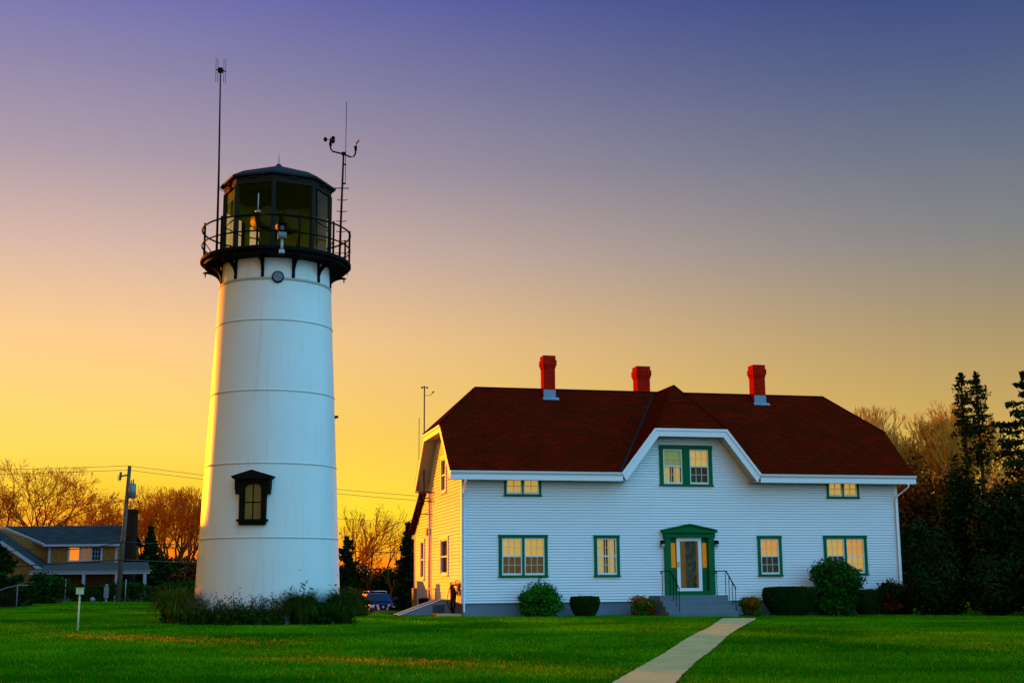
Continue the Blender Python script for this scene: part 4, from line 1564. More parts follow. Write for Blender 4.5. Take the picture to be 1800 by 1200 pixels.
# camera-shaped floodlight on the front of the gallery
fl = thing('floodlight', 'grey floodlight box on a short post at the front of the lighthouse gallery', 'floodlight', (0, 0, 0), 0)
o, s = tdir(3.6)
pb = Vector((TX, TY, ZC)) + o * 2.44
fl.location = pb + Vector((0, 0, 9.98))
fl.rotation_euler = (0, 0, math.atan2(o.y, o.x) + pi / 2)
b = MB(); b.tube([(0, 0, 0), (0, 0, .50)], .05, 8); b.box(-.085, .085, -.07, .07, 0, .10); b.build('post', GREYMETAL, fl)
b = MB(); b.box(-.13, .13, -.10, .12, .46, .66); b.box(-.10, .10, -.13, -.10, .50, .60); b.build('housing', mat('flood_grey', (0.16, 0.17, 0.15), 0.5), fl, bevel=.015)
b = MB(); b.box(-.12, .12, -.06, .12, .68, .92); b.box(-.14, .14, -.16, .14, .92, .95); b.box(-.125, -.10, -.15, -.06, .68, .92); b.box(.10, .125, -.15, -.06, .68, .92); b.build('lamp_head', BLACKP, fl)
b = MB(); b.tube([(0, -.061, .79), (0, -.08, .79)], .07, 14); b.build('lens', mat('flood_lens', (0.10, 0.10, 0.08), 0.3, spec=0.2), fl)
rod = MB()
o, s = tdir(-14.5)
q = Vector((TX, TY, ZC)) + o * 2.38
rod.tube([(0, 0, 11.30), (0, 0, 11.90)], .018, 6)
rod.lathe([(.0, 11.34), (.09, 11.33), (.06, 11.28), (.0, 11.27)], 10)
ro = rod.build('whip_rod', GREYMETAL)
ro.location = q
tag(ro, 'short grey rod aerial clamped on the gallery rail in front of the lantern', 'aerial')

# ------------------------------------------------------------------ neighbour's house
nb = thing('neighbour_house', 'tan shingled house with grey roof and white porch beyond the hedge', 'house', (-30.8, 88.0, g1(-30.8, 88.0)), 0)
NZ = ZC - g1(-30.8, 88.0)                  # local z of the eye level


def UVX(p):
    return (p[0], p[2])


def UVY(p):
    return (p[1], p[2])


w = MB()
w.prism([(0, 0, -.2), (4.5, 0, -.2), (4.5, 0, NZ + 2.62), (0, 0, NZ + 2.62)], (0, 5.0, 0), UVX)
w.build('wall', CEDAR, nb)
w = MB()
w.prism([(-7.2, -2.0, -.2), (-.05, -2.0, -.2), (-.05, -2.0, NZ + 1.25), (-3.60, -2.0, NZ + 3.43), (-7.2, -2.0, NZ + 1.25)], (0, 2.4, 0), UVX)
w.prism([(-6.0, .42, -.2), (-.02, .42, -.2), (-.02, .42, NZ + 2.6), (-4.0, .42, NZ + 3.75), (-6.0, .42, NZ + 3.75)], (0, 5.0, 0), UVX)
w.build('wing_wall', CEDAR, nb)
w = MB()
slab(w, [(-.3, -.35, NZ + 2.60), (4.75, -.35, NZ + 2.60), (4.75, 2.4, NZ + 3.92), (-4.2, 2.4, NZ + 3.92)], .1)
slab(w, [(-4.2, 2.4, NZ + 3.92), (4.75, 2.4, NZ + 3.92), (4.75, 5.3, NZ + 2.6), (-4.2, 5.3, NZ + 2.6)], .1)
slab(w, [(.35, -2.3, NZ + 1.02), (-3.60, -2.3, NZ + 3.61), (-3.60, .5, NZ + 3.61), (.35, .5, NZ + 1.02)], .1)
slab(w, [(-7.55, -2.3, NZ + 1.02), (-7.55, .5, NZ + 1.02), (-3.60, .5, NZ + 3.61), (-3.60, -2.3, NZ + 3.61)], .1)
w.build('roof', GSHINGLE, nb)
w = MB()
w.prism([(.38, -2.34, NZ + 1.02), (-3.60, -2.34, NZ + 3.63), (-3.60, -2.34, NZ + 3.38), (.30, -2.34, NZ + .82)], (0, .05, 0))
w.prism([(-7.57, -2.34, NZ + 1.02), (-3.60, -2.34, NZ + 3.63), (-3.60, -2.34, NZ + 3.38), (-7.5, -2.34, NZ + .82)], (0, .05, 0))
w.prism([(-.30, -.40, NZ + 2.64), (-4.2, 2.30, NZ + 3.95), (-4.2, 2.30, NZ + 3.80), (-.25, -.40, NZ + 2.47)], (.12, 0, 0))
w.box(-.3, 4.75, -.42, -.36, NZ + 2.46, NZ + 2.60)
w.box(-.06, .10, -.03, -.004, .0, NZ + 2.46)
w.box(4.38, 4.53, -.03, -.004, .0, NZ + 2.46)
w.build('trim', NTRIM, nb)
w = MB()
for (a, b) in ((1.25, 1.37), (2.00, 2.14), (2.75, 2.87), (3.42, 3.55)):
    w.box(a, b, -.06, -.004, NZ + 1.55, NZ + 2.44)
w.box(1.25, 3.55, -.07, -.004, NZ + 1.44, NZ + 1.55)
w.box(1.25, 3.55, -.07, -.004, NZ + 2.38, NZ + 2.456)
wfo = w.build('window_frame', NTRIM, nb)
ORW = mat('window_orange', (0.4, 0.2, 0.05), 0.8, emis=(1.0, 0.22, 0.0), emis_s=0.62)
for (a, b, m_) in ((1.37, 2.00, ORW), (2.14, 2.75, mat('window_brown', (0.3, 0.15, 0.05), 0.5, var=0.9, scale=2.0, c2=(0.05, 0.04, 0.02), emis=(0.8, 0.22, 0.0), emis_s=0.16)), (2.87, 3.42, CARGLASS)):
    p = MB(); p.box(a, b, -.03, -.006, NZ + 1.55, NZ + 2.38)
    po2 = p.build('window_pane', m_, wfo)
p = MB()
for (a, b) in ((2.14, 2.75), (2.87, 3.42)):
    for i in (1, 2):
        p.box(a + (b - a) * i / 3 - .012, a + (b - a) * i / 3 + .012, -.045, -.031, NZ + 1.55, NZ + 2.38)
        p.box(a, b, -.046, -.030, NZ + 1.55 + .83 * i / 3 - .012, NZ + 1.55 + .83 * i / 3 + .012)
p.build('muntin', NTRIM, wfo)
w = MB()
slab(w, [(-.1, -3.1, NZ + .86), (7.6, -3.1, NZ + .86), (6.6, -.05, NZ + 1.40), (.0, -.05, NZ + 1.40)], .08)
w.build('porch_roof', mat('porch_shingle', (0.03, 0.032, 0.028), 0.9, var=0.5, scale=2.0, c2=(0.02, 0.024, 0.02)), nb)
w = MB()
w.box(-.1, 7.55, -3.12, -2.98, NZ + .62, NZ + .80)
w.box(-.1, 7.65, -3.2, -3.0, NZ + .801, NZ + .84)
w.build('porch_beam', NTRIM, nb)
for x in (1.25, 3.35, 5.45, 7.25):
    w = MB(); w.box(x - .085, x + .085, -3.1, -2.96, -.1, NZ + .62)
    w.build('porch_post', NTRIM, nb)
w = MB(); w.box(.0, 7.4, -3.0, -.0, -.3, .12)
w.build('porch_floor', WOODP, nb)
w = MB()
w.prism([(4.60, 1.0, -.2), (5.25, 1.0, -.2), (5.25, 1.0, NZ + 4.95), (4.60, 1.0, NZ + 4.95)], (0, .9, 0), UVX)
w.prism([(4.56, .96, NZ + 4.7), (5.29, .96, NZ + 4.7), (5.29, .96, NZ + 4.85), (4.56, .96, NZ + 4.85)], (0, .98, 0), UVX)
w.build('chimney', DBRICK, nb)

# ------------------------------------------------------------------ utility pole and wires
PX, PY = -23.45, 79.0
pole = thing('utility_pole', 'leaning wooden utility pole with a grey transformer can beside the neighbouring house', 'utility pole', (PX, PY, g1(PX, PY)), 0)
PH = ZC + 6.98 - g1(PX, PY)
b = MB(); b.tube([(0, 0, -.4), (.36, 0, PH)], .155, 10, r1=.105); b.build('pole_shaft', WOODP, pole)
b = MB()
b.tube([(.62, -.15, PH - 1.95), (.62, -.15, PH - 1.10)], .22, 14)
b.tube([(.62, -.15, PH - 1.10), (.62, -.15, PH - 1.04)], .20, 12, r1=.1)
b.tube([(.3, 0, PH - 1.3), (.55, -.1, PH - 1.3)], .04, 5)
b.tube([(.3, 0, PH - 1.75), (.55, -.1, PH - 1.75)], .04, 5)
tro = b.build('transformer', mat('transformer_grey', (0.14, 0.16, 0.17), 0.5), pole)
b = MB()
b.tube([(.66, -.12, PH - 1.05), (.66, -.12, PH - .82)], .035, 6)
b.tube([(.54, -.15, PH - 1.05), (.54, -.15, PH - .88)], .035, 6)
b.build('bushing', BLACKP, tro)
b = MB()
b.tube([(.30, 0, PH - .55), (-.1, -.1, PH - .62)], .05, 6)
b.tube([(-.16, -.1, PH - .85), (-.12, -.1, PH - .38)], .075, 8)
b.tube([(-.1, -.1, PH - .5), (-.28, -.12, PH - .6), (-.26, -.12, PH - .88), (-.10, -.1, PH - .9)], .02, 5)
b.build('cutout_arm', WOODP, pole)


def wire(name, label, pts, r, sag, group=None, cat='wire'):
    path = []
    for p, q in zip(pts[:-1], pts[1:]):
        p, q = Vector(p), Vector(q)
        for t in np.linspace(0, 1, 14)[:-1]:
            v = p.lerp(q, t)
            v.z -= sag * 4 * t * (1 - t)
            path.append(v)
    path.append(Vector(pts[-1]))
    mb = MB()
    mb.tube(path, r, 5)
    return tag(mb.build(name, WIREM), label, cat, group)


def PP(z):
    t = (ZC + z - g1(PX, PY)) / PH
    return (PX + .36 * t, PY - .16, ZC + z)


wire('power_line', 'topmost thin power line across the pole top', [(-62, 70, ZC + 6.7), PP(6.97), (8, 92.5, ZC + 5.1)], .013, .45)
wire('power_line', 'second thin power line just under the pole top', [(-62, 70.5, ZC + 6.3), PP(6.72), (8, 93, ZC + 4.8)], .013, .45)
wire('power_line', 'thin power line at the height of the transformer', [(-62, 71, ZC + 3.6), PP(4.85), (8, 94, ZC + 3.5)], .014, .35)
wire('power_line', 'dark sagging cable crossing the roof of the tan house', [(-62, 72, ZC + .4), (-28.0, 78.3, ZC + 2.05), PP(2.45), (8, 94.5, ZC + 1.65)], .026, .18, cat='cable')
wire('power_line', 'thick lowest cable crossing the windows of the tan house', [(-62, 72, ZC - .2), PP(1.40), (8, 95, ZC + .55)], .042, .20, cat='cable')

# ------------------------------------------------------------------ leafy things
def crown_points(n, rng, r, squash=(1, 1, 1), lumps=9, shell=0.55):
    """points and outward normals of a lumpy crown of radius r around the origin"""
    cs = rng.normal(size=(lumps, 3)); cs /= np.linalg.norm(cs, axis=1, keepdims=True)
    cs *= rng.uniform(.25, .62, (lumps, 1))
    rr = rng.uniform(.36, .58, lumps)
    k = rng.integers(0, lumps, n)
    d = rng.normal(size=(n, 3)); d /= np.linalg.norm(d, axis=1, keepdims=True)
    rad = rr[k] * (shell + (1 - shell) * rng.random(n) ** .5) * (1 + .12 * rng.normal(size=n))
    P = cs[k] + d * rad[:, None]
    N = d + .8 * rng.normal(size=(n, 3)) * .6
    return P * r * np.array(squash), N


def stems_mb(rng, h, r, n=7, rad=.02):
    P0, P1, A, B = [], [], [], []
    for i in range(n):
        a = rng.uniform(0, 2 * pi)
        p = np.array([0.1 * r * cos(a), 0.1 * r * sin(a), -.1])
        for j in range(3):
            q = p + np.array([cos(a) * r * .22, sin(a) * r * .22, h * .30]) + rng.normal(size=3) * .06 * r
            P0.append(p); P1.append(q); A.append(rad * (1 - j * .28)); B.append(rad * (1 - (j + 1) * .28))
            p = q
    return seg_tubes(P0, P1, A, B, 5)


def bush(name, label, cat, x, y, rx, ry, h, n, leaf, m, seed, shape='round', sprigs=0, m2=None, f2=.4, aspect=2.2, lumps=11, base=None, group=None):
    rng = np.random.default_rng(seed)
    z0 = g1(x, y) if base is None else base
    t = thing(name, label, cat, (x, y, z0), 0, group)
    if shape == 'round':
        P, N = crown_points(n, rng, 1.0, lumps=lumps)
        P = P / np.abs(P).max(0)
        P = P * np.array([rx, ry, h * .52]) + np.array([0, 0, h * .50])
        # pull the flanks down to the ground
        low = P[:, 2] < h * .45
        P[low, 2] *= rng.uniform(.5, 1.0, low.sum())
    elif shape == 'clipped':                              # bowl: narrower at the foot, flat rounded top
        u = rng.random(n)
        top = rng.random(n) < .38
        a = rng.uniform(0, 2 * pi, n)
        zf = np.where(top, 1.0, rng.random(n) ** .8)
        rf_ = np.where(top, np.sqrt(rng.random(n)), 1.0)
        prof_ = .62 + .38 * np.sin(np.clip(zf / .75, 0, 1) * pi / 2) - .10 * np.clip((zf - .8) / .2, 0, 1) ** 2
        se = 3.0                                          # superellipse plan
        ca, sa = np.cos(a), np.sin(a)
        rp = (np.abs(ca) ** se + np.abs(sa) ** se) ** (-1 / se)
        P = np.stack([rx * rp * ca * rf_ * prof_, ry * rp * sa * rf_ * prof_, h * zf * (1 - .07 * np.where(top, rf_ ** 4, 0))], 1)
        P *= 1 + .018 * rng.normal(size=(n, 3))
        N = np.stack([ca * (1 - top), sa * (1 - top), .2 + top * 1.0], 1) + .55 * rng.normal(size=(n, 3))
    if sprigs:
        Q, QN = [], []
        for i in range(sprigs):
            b0 = P[rng.integers(0, len(P))]
            if b0[2] < h * .5:
                continue
            d = np.array([rng.normal() * .35, rng.normal() * .35, 1.0])
            L = rng.uniform(.06, .2) * h
            for j in range(16):
                Q.append(b0 + d * L * rng.random() + rng.normal(size=3) * .03); QN.append(rng.normal(size=3))
        if Q:
            P = np.concatenate([P, np.array(Q)]); N = np.concatenate([N, np.array(QN)])
    if m2 is not None:
        # second leaf colour gathers in patches
        c = np.array([rng.uniform(-1, 1, 3) * np.array([rx, ry, h * .5]) + np.array([0, 0, h * .5]) for _ in range(10)])
        dmin = np.min(np.linalg.norm(P[:, None, :] - c[None], axis=2), axis=1) + .1 * rng.normal(size=len(P))
        sel = dmin < np.quantile(dmin, f2)
        V, F_ = leaf_quads(P[sel], N[sel], leaf, rng, aspect)
        np_mesh('blossom', V, F_, m2, t)
        P, N = P[~sel], N[~sel]
    V, F_ = leaf_quads(P, N, leaf, rng, aspect)
    np_mesh('foliage', V, F_, m, t)
    V, F_ = stems_mb(rng, h, max(rx, ry), 7, .009)
    np_mesh('stem', V, F_, BARK, t)
    # the twiggy heart of the bush
    k = 1500
    if shape == 'clipped':
        a = rng.uniform(0, 2 * pi, k); rr_ = np.sqrt(rng.random(k)) * .90; zf = rng.random(k) * .93
        w_ = (.62 + .38 * np.sin(np.clip(zf / .75, 0, 1) * pi / 2)) * rr_
        rp = (np.abs(np.cos(a)) ** 3 + np.abs(np.sin(a)) ** 3) ** (-1 / 3)
        P2 = np.stack([rx * rp * np.cos(a) * w_, ry * rp * np.sin(a) * w_, h * zf], 1)
    else:
        d = rng.normal(size=(k, 3)); d /= np.linalg.norm(d, axis=1, keepdims=True)
        P2 = d * (rng.random(k) ** .4)[:, None] * .66 * np.array([rx, ry, h * .52]) + np.array([0, 0, h * .44])
        P2[:, 2] = np.where(P2[:, 2] < h * .4, P2[:, 2] * rng.random(k), P2[:, 2])
    V, F_ = leaf_quads(P2, rng.normal(size=P2.shape), min(rx, h) * .085, rng, 1.6)
    np_mesh('inner_leaves', V, F_, m, t)
    return t


def hv(u, v):
    return hw(u, v)


x, y = hv(2.62, -1.0)
bush('azalea_bush', 'loose green bush with upright sprigs under the left double window', 'bush', x, y, .95, .75, 1.28, 8500, .052, LEAFM, 11, sprigs=42)
x, y = hv(4.30, -1.0)
bush('clipped_yew', 'small bowl shaped clipped dark bush under the left single window', 'bush', x, y, .52, .48, .70, 9000, .030, LEAFY, 12, shape='clipped')
x, y = hv(6.42, -1.05)
bush('red_azalea', 'low reddish bush left of the door steps', 'bush', x, y, .56, .5, .76, 5200, .042, LEAFM, 13, m2=LEAFRED, f2=.72, sprigs=6)
x, y = hv(10.50, -1.55)
bush('low_azalea', 'low green bush with rusty tips right of the door steps', 'bush', x, y, .50, .45, .74, 4800, .042, LEAFM, 14, m2=LEAFRED, f2=.30, sprigs=5)
x, y = hv(12.25, -1.0)
bush('clipped_hedge_bush', 'wide flat topped clipped dark bush right of the steps', 'bush', x, y, .95, .6, 1.03, 17000, .034, LEAFY, 15, shape='clipped')
x, y = hv(14.05, -1.25)
bush('rhododendron', 'tall broad dark green bush covering the lower right double window', 'bush', x, y, 1.16, .95, 2.16, 9500, .085, LEAFR, 16, sprigs=18, aspect=2.6)
x, y = hv(15.55, -.85)
bush('clipped_yew', 'dark low clipped bush squeezed between the tall bush and the red corner bush', 'bush', x, y, .55, .45, .92, 9000, .032, LEAFY, 17, shape='clipped')
x, y = hv(16.55, -1.1)
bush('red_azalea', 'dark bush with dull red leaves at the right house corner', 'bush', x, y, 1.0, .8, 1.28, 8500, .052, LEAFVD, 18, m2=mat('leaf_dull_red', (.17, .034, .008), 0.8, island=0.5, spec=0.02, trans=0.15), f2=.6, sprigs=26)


# tall grasses and scrub round the tower foot
def grass_clump(name, label, x, y, r, h, n, m, seed, droop=.55, w=.012):
    rng = np.random.default_rng(seed)
    t = thing(name, label, 'ornamental grass', (x, y, g1(x, y)), 0)
    V, F_ = [], []
    k = 0
    seg = 6
    for i in range(n):
        a = rng.uniform(0, 2 * pi)
        b0 = np.array([cos(a), sin(a), 0]) * r * .35 * math.sqrt(rng.random())
        a2 = a + rng.normal() * .6
        d = np.array([cos(a2), sin(a2), 0])
        L = h * rng.uniform(.7, 1.15)
        out = r * rng.uniform(.25, 1.0)
        s = np.array([-d[1], d[0], 0])
        dr = droop * rng.uniform(.4, 1.3)
        for j in range(seg + 1):
            q = j / seg
            p = b0 + d * out * q ** 1.5 + np.array([0, 0, L * (q - dr * q ** 3.2)])
            ww = w * (1 - q * .85)
            V += [p - s * ww, p + s * ww]
        for j in range(seg):
            F_.append((k + 2 * j, k + 2 * j + 1, k + 2 * j + 3, k + 2 * j + 2))
        k += 2 * (seg + 1)
    np_mesh('blades', np.array(V), np.array(F_), m, t)
    # dead thatch low in the clump
    P = np.abs(rng.normal(size=(900, 3))) * np.sign(rng.random((900, 3)) - np.array([.5, .5, -1])) * np.array([r * .28, r * .28, h * .30])
    V, F_ = leaf_quads(P, rng.normal(size=P.shape) * np.array([1, 1, .2]), .06, rng, 4)
    np_mesh('thatch', V, F_, LEAFVD, t)
    return t


grass_clump('ornamental_grass', 'big arching grass clump at the left foot of the lighthouse', -10.2, 40.2, .82, 1.42, 2600, OGRASS, 21, droop=.62)
grass_clump('ornamental_grass', 'narrow grass tuft tucked behind the left grass clump against the tower', -9.5, 40.4, .6, 1.05, 700, OGRASSD, 25)
grass_clump('ornamental_grass', 'dark arching grass clump in front of the right side of the tower foot', -6.30, 39.5, .72, 1.38, 2300, OGRASSD, 22, droop=.66)
grass_clump('ornamental_grass', 'dark grass clump at the far right of the tower foot', -5.15, 40.2, .72, 1.42, 2300, OGRASSD, 23, droop=.66)


def scrub(name, label, x, y, rx, ry, h, nst, seed):
    rng = np.random.default_rng(seed)
    t = thing(name, label, 'shrub', (x, y, g1(x, y)), 0)
    P0, P1, A, B, L, LN, Fh = [], [], [], [], [], [], []
    for i in range(nst):
        p = np.array([rng.uniform(-1, 1) * rx, rng.uniform(-1, 1) * ry, -.05])
        hh_ = h * rng.uniform(.45, 1.0) * (1 if rng.random() < .8 else 1.25)
        d = np.array([rng.normal() * .25, rng.normal() * .2, 1.0])
        ns = 4
        for j in range(ns):
            q = p + d * hh_ / ns + rng.normal(size=3) * .02
            P0.append(p); P1.append(q); A.append(.006); B.append(.005)
            for _ in range(7 if j < 3 else 3):
                L.append(p + (q - p) * rng.random() + rng.normal(size=3) * .06); LN.append(rng.normal(size=3))
            p = q
            if j >= 1 and rng.random() < .7:
                r_2 = p + np.array([rng.normal() * .12, rng.normal() * .1, rng.uniform(.05, .22)])
                P0.append(p); P1.append(r_2); A.append(.004); B.append(.003)
                Fh.append(r_2)
        Fh.append(p)
    V, F_ = seg_tubes(P0, P1, A, B, 3)
    np_mesh('stem', V, F_, BARK, t)
    L, LN = np.array(L), np.array(LN)
    L[:, 2] = np.abs(L[:, 2])
    V, F_ = leaf_quads(L, LN, .05, rng, 2.4)
    np_mesh('foliage', V, F_, SCRUB, t)
    low = np.stack([rng.uniform(-1, 1, nst * 14) * rx * 1.03, rng.uniform(-1, 1, nst * 14) * ry, rng.random(nst * 14) ** 1.6 * h * .55], 1)
    V, F_ = leaf_quads(low, rng.normal(size=low.shape), .055, rng, 2.2)
    np_mesh('low_leaves', V, F_, LEAFD, t)
    Fh = np.array(Fh)
    Q = np.repeat(Fh, 3, 0) + rng.normal(size=(len(Fh) * 3, 3)) * .016
    V, F_ = leaf_quads(Q, rng.normal(size=Q.shape), .022, rng, 1.5)
    np_mesh('seed_heads', V, F_, SCRUBF, t)


scrub('flowering_scrub', 'tangle of thin flowering stems by the tower foot, next to the left grass clump', -8.75, 39.15, .78, .5, .78, 95, 31)
scrub('flowering_scrub', 'tangle of flowering stems at the middle of the tower foot', -7.45, 38.98, .72, .45, .82, 85, 32)
bush('dark_shrub', 'rust brown shrub hiding the lower left of the parked blue car', 'bush', -5.72, 46.9, .9, .8, 1.0, 3600, .05, LEAFBR, 33, m2=LEAFD, f2=.4)
bush('dark_shrub', 'low dark green shrub filling the gap between the two right grass clumps', 'bush', -5.75, 39.7, .62, .40, .70, 3000, .045, LEAFD, 34)

# hedge in front of the neighbour's house
rng = np.random.default_rng(41)
hd = thing('hedge', 'long low dark hedge in front of the tan house', 'hedge', (-24.5, 80.5, g1(-24.5, 80.5)), 0)
nh = 9000
P = np.stack([rng.uniform(-12.5, 8.5, nh), rng.normal(size=nh) * .32, rng.random(nh) ** .7 * (1.02 + .10 * np.sin(np.arange(nh)))], 1)
P[:, 2] += .10 * np.sin(P[:, 0] * 1.7) + .06 * np.sin(P[:, 0] * 4.1)
V, F_ = leaf_quads(P, rng.normal(size=P.shape) + np.array([0, -.8, .4]), .10, rng, 1.7)
np_mesh('foliage', V, F_, LEAFD, hd)
V, F_ = seg_tubes([(x_, 0, -.1) for x_ in np.linspace(-12, 8, 40)], [(x_ + .1, 0, .9) for x_ in np.linspace(-12, 8, 40)], [.03] * 40, [.015] * 40, 5)
np_mesh('stem', V, F_, BARK, hd)


# ------------------------------------------------------------------ trees
def bare_tree(name, label, x, y, h, seed, bark, twig, spread=.55, levels=7, lean=0.0, r0=None, fork=.22, up=.10, leaves=0, nfork=3, leafm=DRYLEAF, twr=.010, group=None, shrink=.76, z0=None):
    rng = np.random.default_rng(seed)
    z0 = g1(x, y) if z0 is None else z0
    t = thing(name, label, 'tree', (x, y, z0), rng.uniform(0, 6.28), group)
    r0 = r0 or h * .018
    T0, T1, TA, TB_ = [], [], [], []
    C0, C1, CA, CB = [], [], [], []
    tips = []

    def grow(p, d, L, r, lev):
        nseg = 3 if lev < 3 else 2
        for j in range(nseg):
            d2 = d + rng.normal(size=3) * .10 + np.array([0, 0, up * .35])
            d2 /= np.linalg.norm(d2)
            q = p + d2 * L / nseg
            ra, rb = r * (1 - .28 * j / nseg), r * (1 - .28 * (j + 1) / nseg)
            if lev <= 2:
                T0.append(p); T1.append(q); TA.append(ra); TB_.append(rb)
            else:
                C0.append(p); C1.append(q); CA.append(max(ra, twr)); CB.append(max(rb, twr * .8))
            p, d = q, d2
            if lev >= 2 and lev < levels and rng.random() < .5:
                sd = d + rng.normal(size=3) * spread * 1.1
                sd /= np.linalg.norm(sd)
                grow(p, sd, L * shrink * .7, rb * .5, lev + 2)
        if lev >= levels:
            tips.append(p)
            return
        n = nfork if lev == 0 else (2 if rng.random() < .72 else 3)
        for k in range(n):
            a = rng.uniform(0, 2 * pi) if lev else 2 * pi * k / n + rng.uniform(-.4, .4)
            # a direction tilted away from the parent
            ref = np.array([cos(a), sin(a), 0.0])
            ref -= ref.dot(d) * d
            ref /= np.linalg.norm(ref) + 1e-9
            nd = d + ref * spread * rng.uniform(.6, 1.35) + np.array([0, 0, up])
            nd /= np.linalg.norm(nd)
            grow(p, nd, L * shrink * rng.uniform(.82, 1.12), r * .66, lev + 1)

    grow(np.array([0, 0, -.3]), np.array([lean, 0, 1.0]), h * fork + .3, r0, 0)
    allz = max(max(q[2] for q in C1), 1)
    s = h / allz
    f = lambda A: np.array(A) * np.array([s, s, s])
    V, F_ = seg_tubes(f(T0), f(T1), TA, TB_, 7)
    np_mesh('trunk', V, F_, bark, t)
    V, F_ = seg_tubes(f(C0), f(C1), CA, CB, 3)
    np_mesh('crown', V, F_, twig, t)
    if leaves:
        tp = f(tips)
        hi = tp[tp[:, 2] > h * .5]
        k = rng.integers(0, len(hi), leaves)
        cl = rng.random(len(hi)) < .5
        k = k[cl[k]]
        P = hi[k] + rng.normal(size=(len(k), 3)) * .16
        V, F_ = leaf_quads(P, rng.normal(size=P.shape), .07, rng, 1.5)
        np_mesh('leaves', V, F_, leafm, t)
    return t


def at(px, Y):
    """plan x for a picture column at the distance Y (used while laying out, kept as plain arithmetic)"""
    return (px - 900) / 2303.7 * Y * .995


bare_tree('bare_tree', 'spreading half bare tree standing behind the roof of the tan house at the picture edge', -41.6, 108, 11.3, 51, BARK, TWIG, spread=.60, fork=.16, leaves=1500, nfork=4, twr=.010, levels=8)
bare_tree('bare_tree', 'bare tree with a leafy right top behind the left part of the tan roof', -37.6, 106, 10.6, 52, BARK, TWIG, spread=.58, fork=.18, lean=.10, leaves=1500, nfork=4, twr=.010, levels=8)
bare_tree('bare_tree', 'wide low bare tree behind the middle of the tan roof', -34.2, 111, 8.6, 60, BARK, TWIG, spread=.66, fork=.18, leaves=900, nfork=5, twr=.009, levels=8)
bare_tree('bare_tree', 'broad rounded bare tree behind the tan house just left of the utility pole', -31.0, 112, 9.4, 53, BARK, TWIG, spread=.62, fork=.15, leaves=800, nfork=5, twr=.009, levels=8)
bare_tree('bare_tree', 'fine twigged bare tree behind the brick chimney of the tan house', -28.2, 110, 9.2, 54, BARK, TWIG, spread=.50, fork=.14, leaves=300, nfork=5, up=.16, twr=.009, levels=8)
bare_tree('bare_tree', 'slender bare tree between the tan house and the lighthouse', -26.2, 104, 8.8, 55, BARK, TWIG, spread=.46, fork=.15, leaves=150, nfork=5, up=.18, twr=.009, levels=8)
bare_tree('bare_tree', 'bare tree with upright twigs closest to the left edge of the lighthouse', -24.4, 98, 8.2, 56, BARK, TWIG, spread=.45, fork=.18, leaves=250, nfork=4, up=.2, twr=.009, levels=8)
bare_tree('bare_tree', 'thin leaning bare tree right of the lighthouse, nearest the tower', -13.6, 106, 8.2, 57, BARK, TWIG, spread=.36, fork=.26, lean=.22, leaves=420, nfork=3, up=.1, twr=.008, levels=6, shrink=.8)
bare_tree('bare_tree', 'thin bare tree in the middle of the gap between lighthouse and house', -11.4, 104, 7.3, 58, BARK, TWIG, spread=.40, fork=.30, lean=.06, leaves=260, nfork=3, up=.1, twr=.008, levels=6)
bare_tree('bare_tree', 'thin bare tree with a crooked top leaning right beside the dark spruce', -9.9, 102, 7.2, 59, BARK, TWIG, spread=.42, fork=.30, lean=.18, leaves=380, nfork=3, up=.06, twr=.008, levels=6)
for o_ in [o for o in col.objects if o.name.startswith('bare_tree') and o.get('label', '').startswith('thin')]:
    o_.rotation_euler.z = 0
bare_tree('golden_tree', 'golden bare tree partly hidden by the right end of the red roof', 19.6, 80, 11.9, 60, BARKG, TWIGG, spread=.40, fork=.12, nfork=8, up=.22, levels=8, twr=.012)
bare_tree('golden_tree', 'bare tree with upright golden twigs just behind the right roof slope', 21.4, 77, 11.7, 61, BARKG, TWIGG, spread=.36, fork=.14, nfork=6, up=.22, levels=8, twr=.013)
bare_tree('golden_tree', 'dense golden bare tree filling the sky between roof slope and tallest golden tree', 22.7, 79, 11.9, 65, BARKG, TWIGG, spread=.40, fork=.12, nfork=8, up=.22, levels=8, twr=.012)
bare_tree('golden_tree', 'tallest golden bare tree between the roof and the paired spruces', 24.0, 75, 11.8, 62, BARKG, TWIGG, spread=.36, fork=.14, nfork=6, up=.22, levels=8, twr=.013)
bare_tree('golden_tree', 'golden bare tree seen between the trunks of the paired spruces', 26.4, 76, 11.0, 63, BARKG, TWIGG, spread=.40, fork=.14, nfork=6, up=.22, levels=8, twr=.013)
bare_tree('golden_tree', 'golden bare tree showing through the big spruce at the picture edge', 30.4, 78, 9.6, 64, BARKG, TWIGG, spread=.40, fork=.14, nfork=6, up=.22, levels=8, twr=.013)


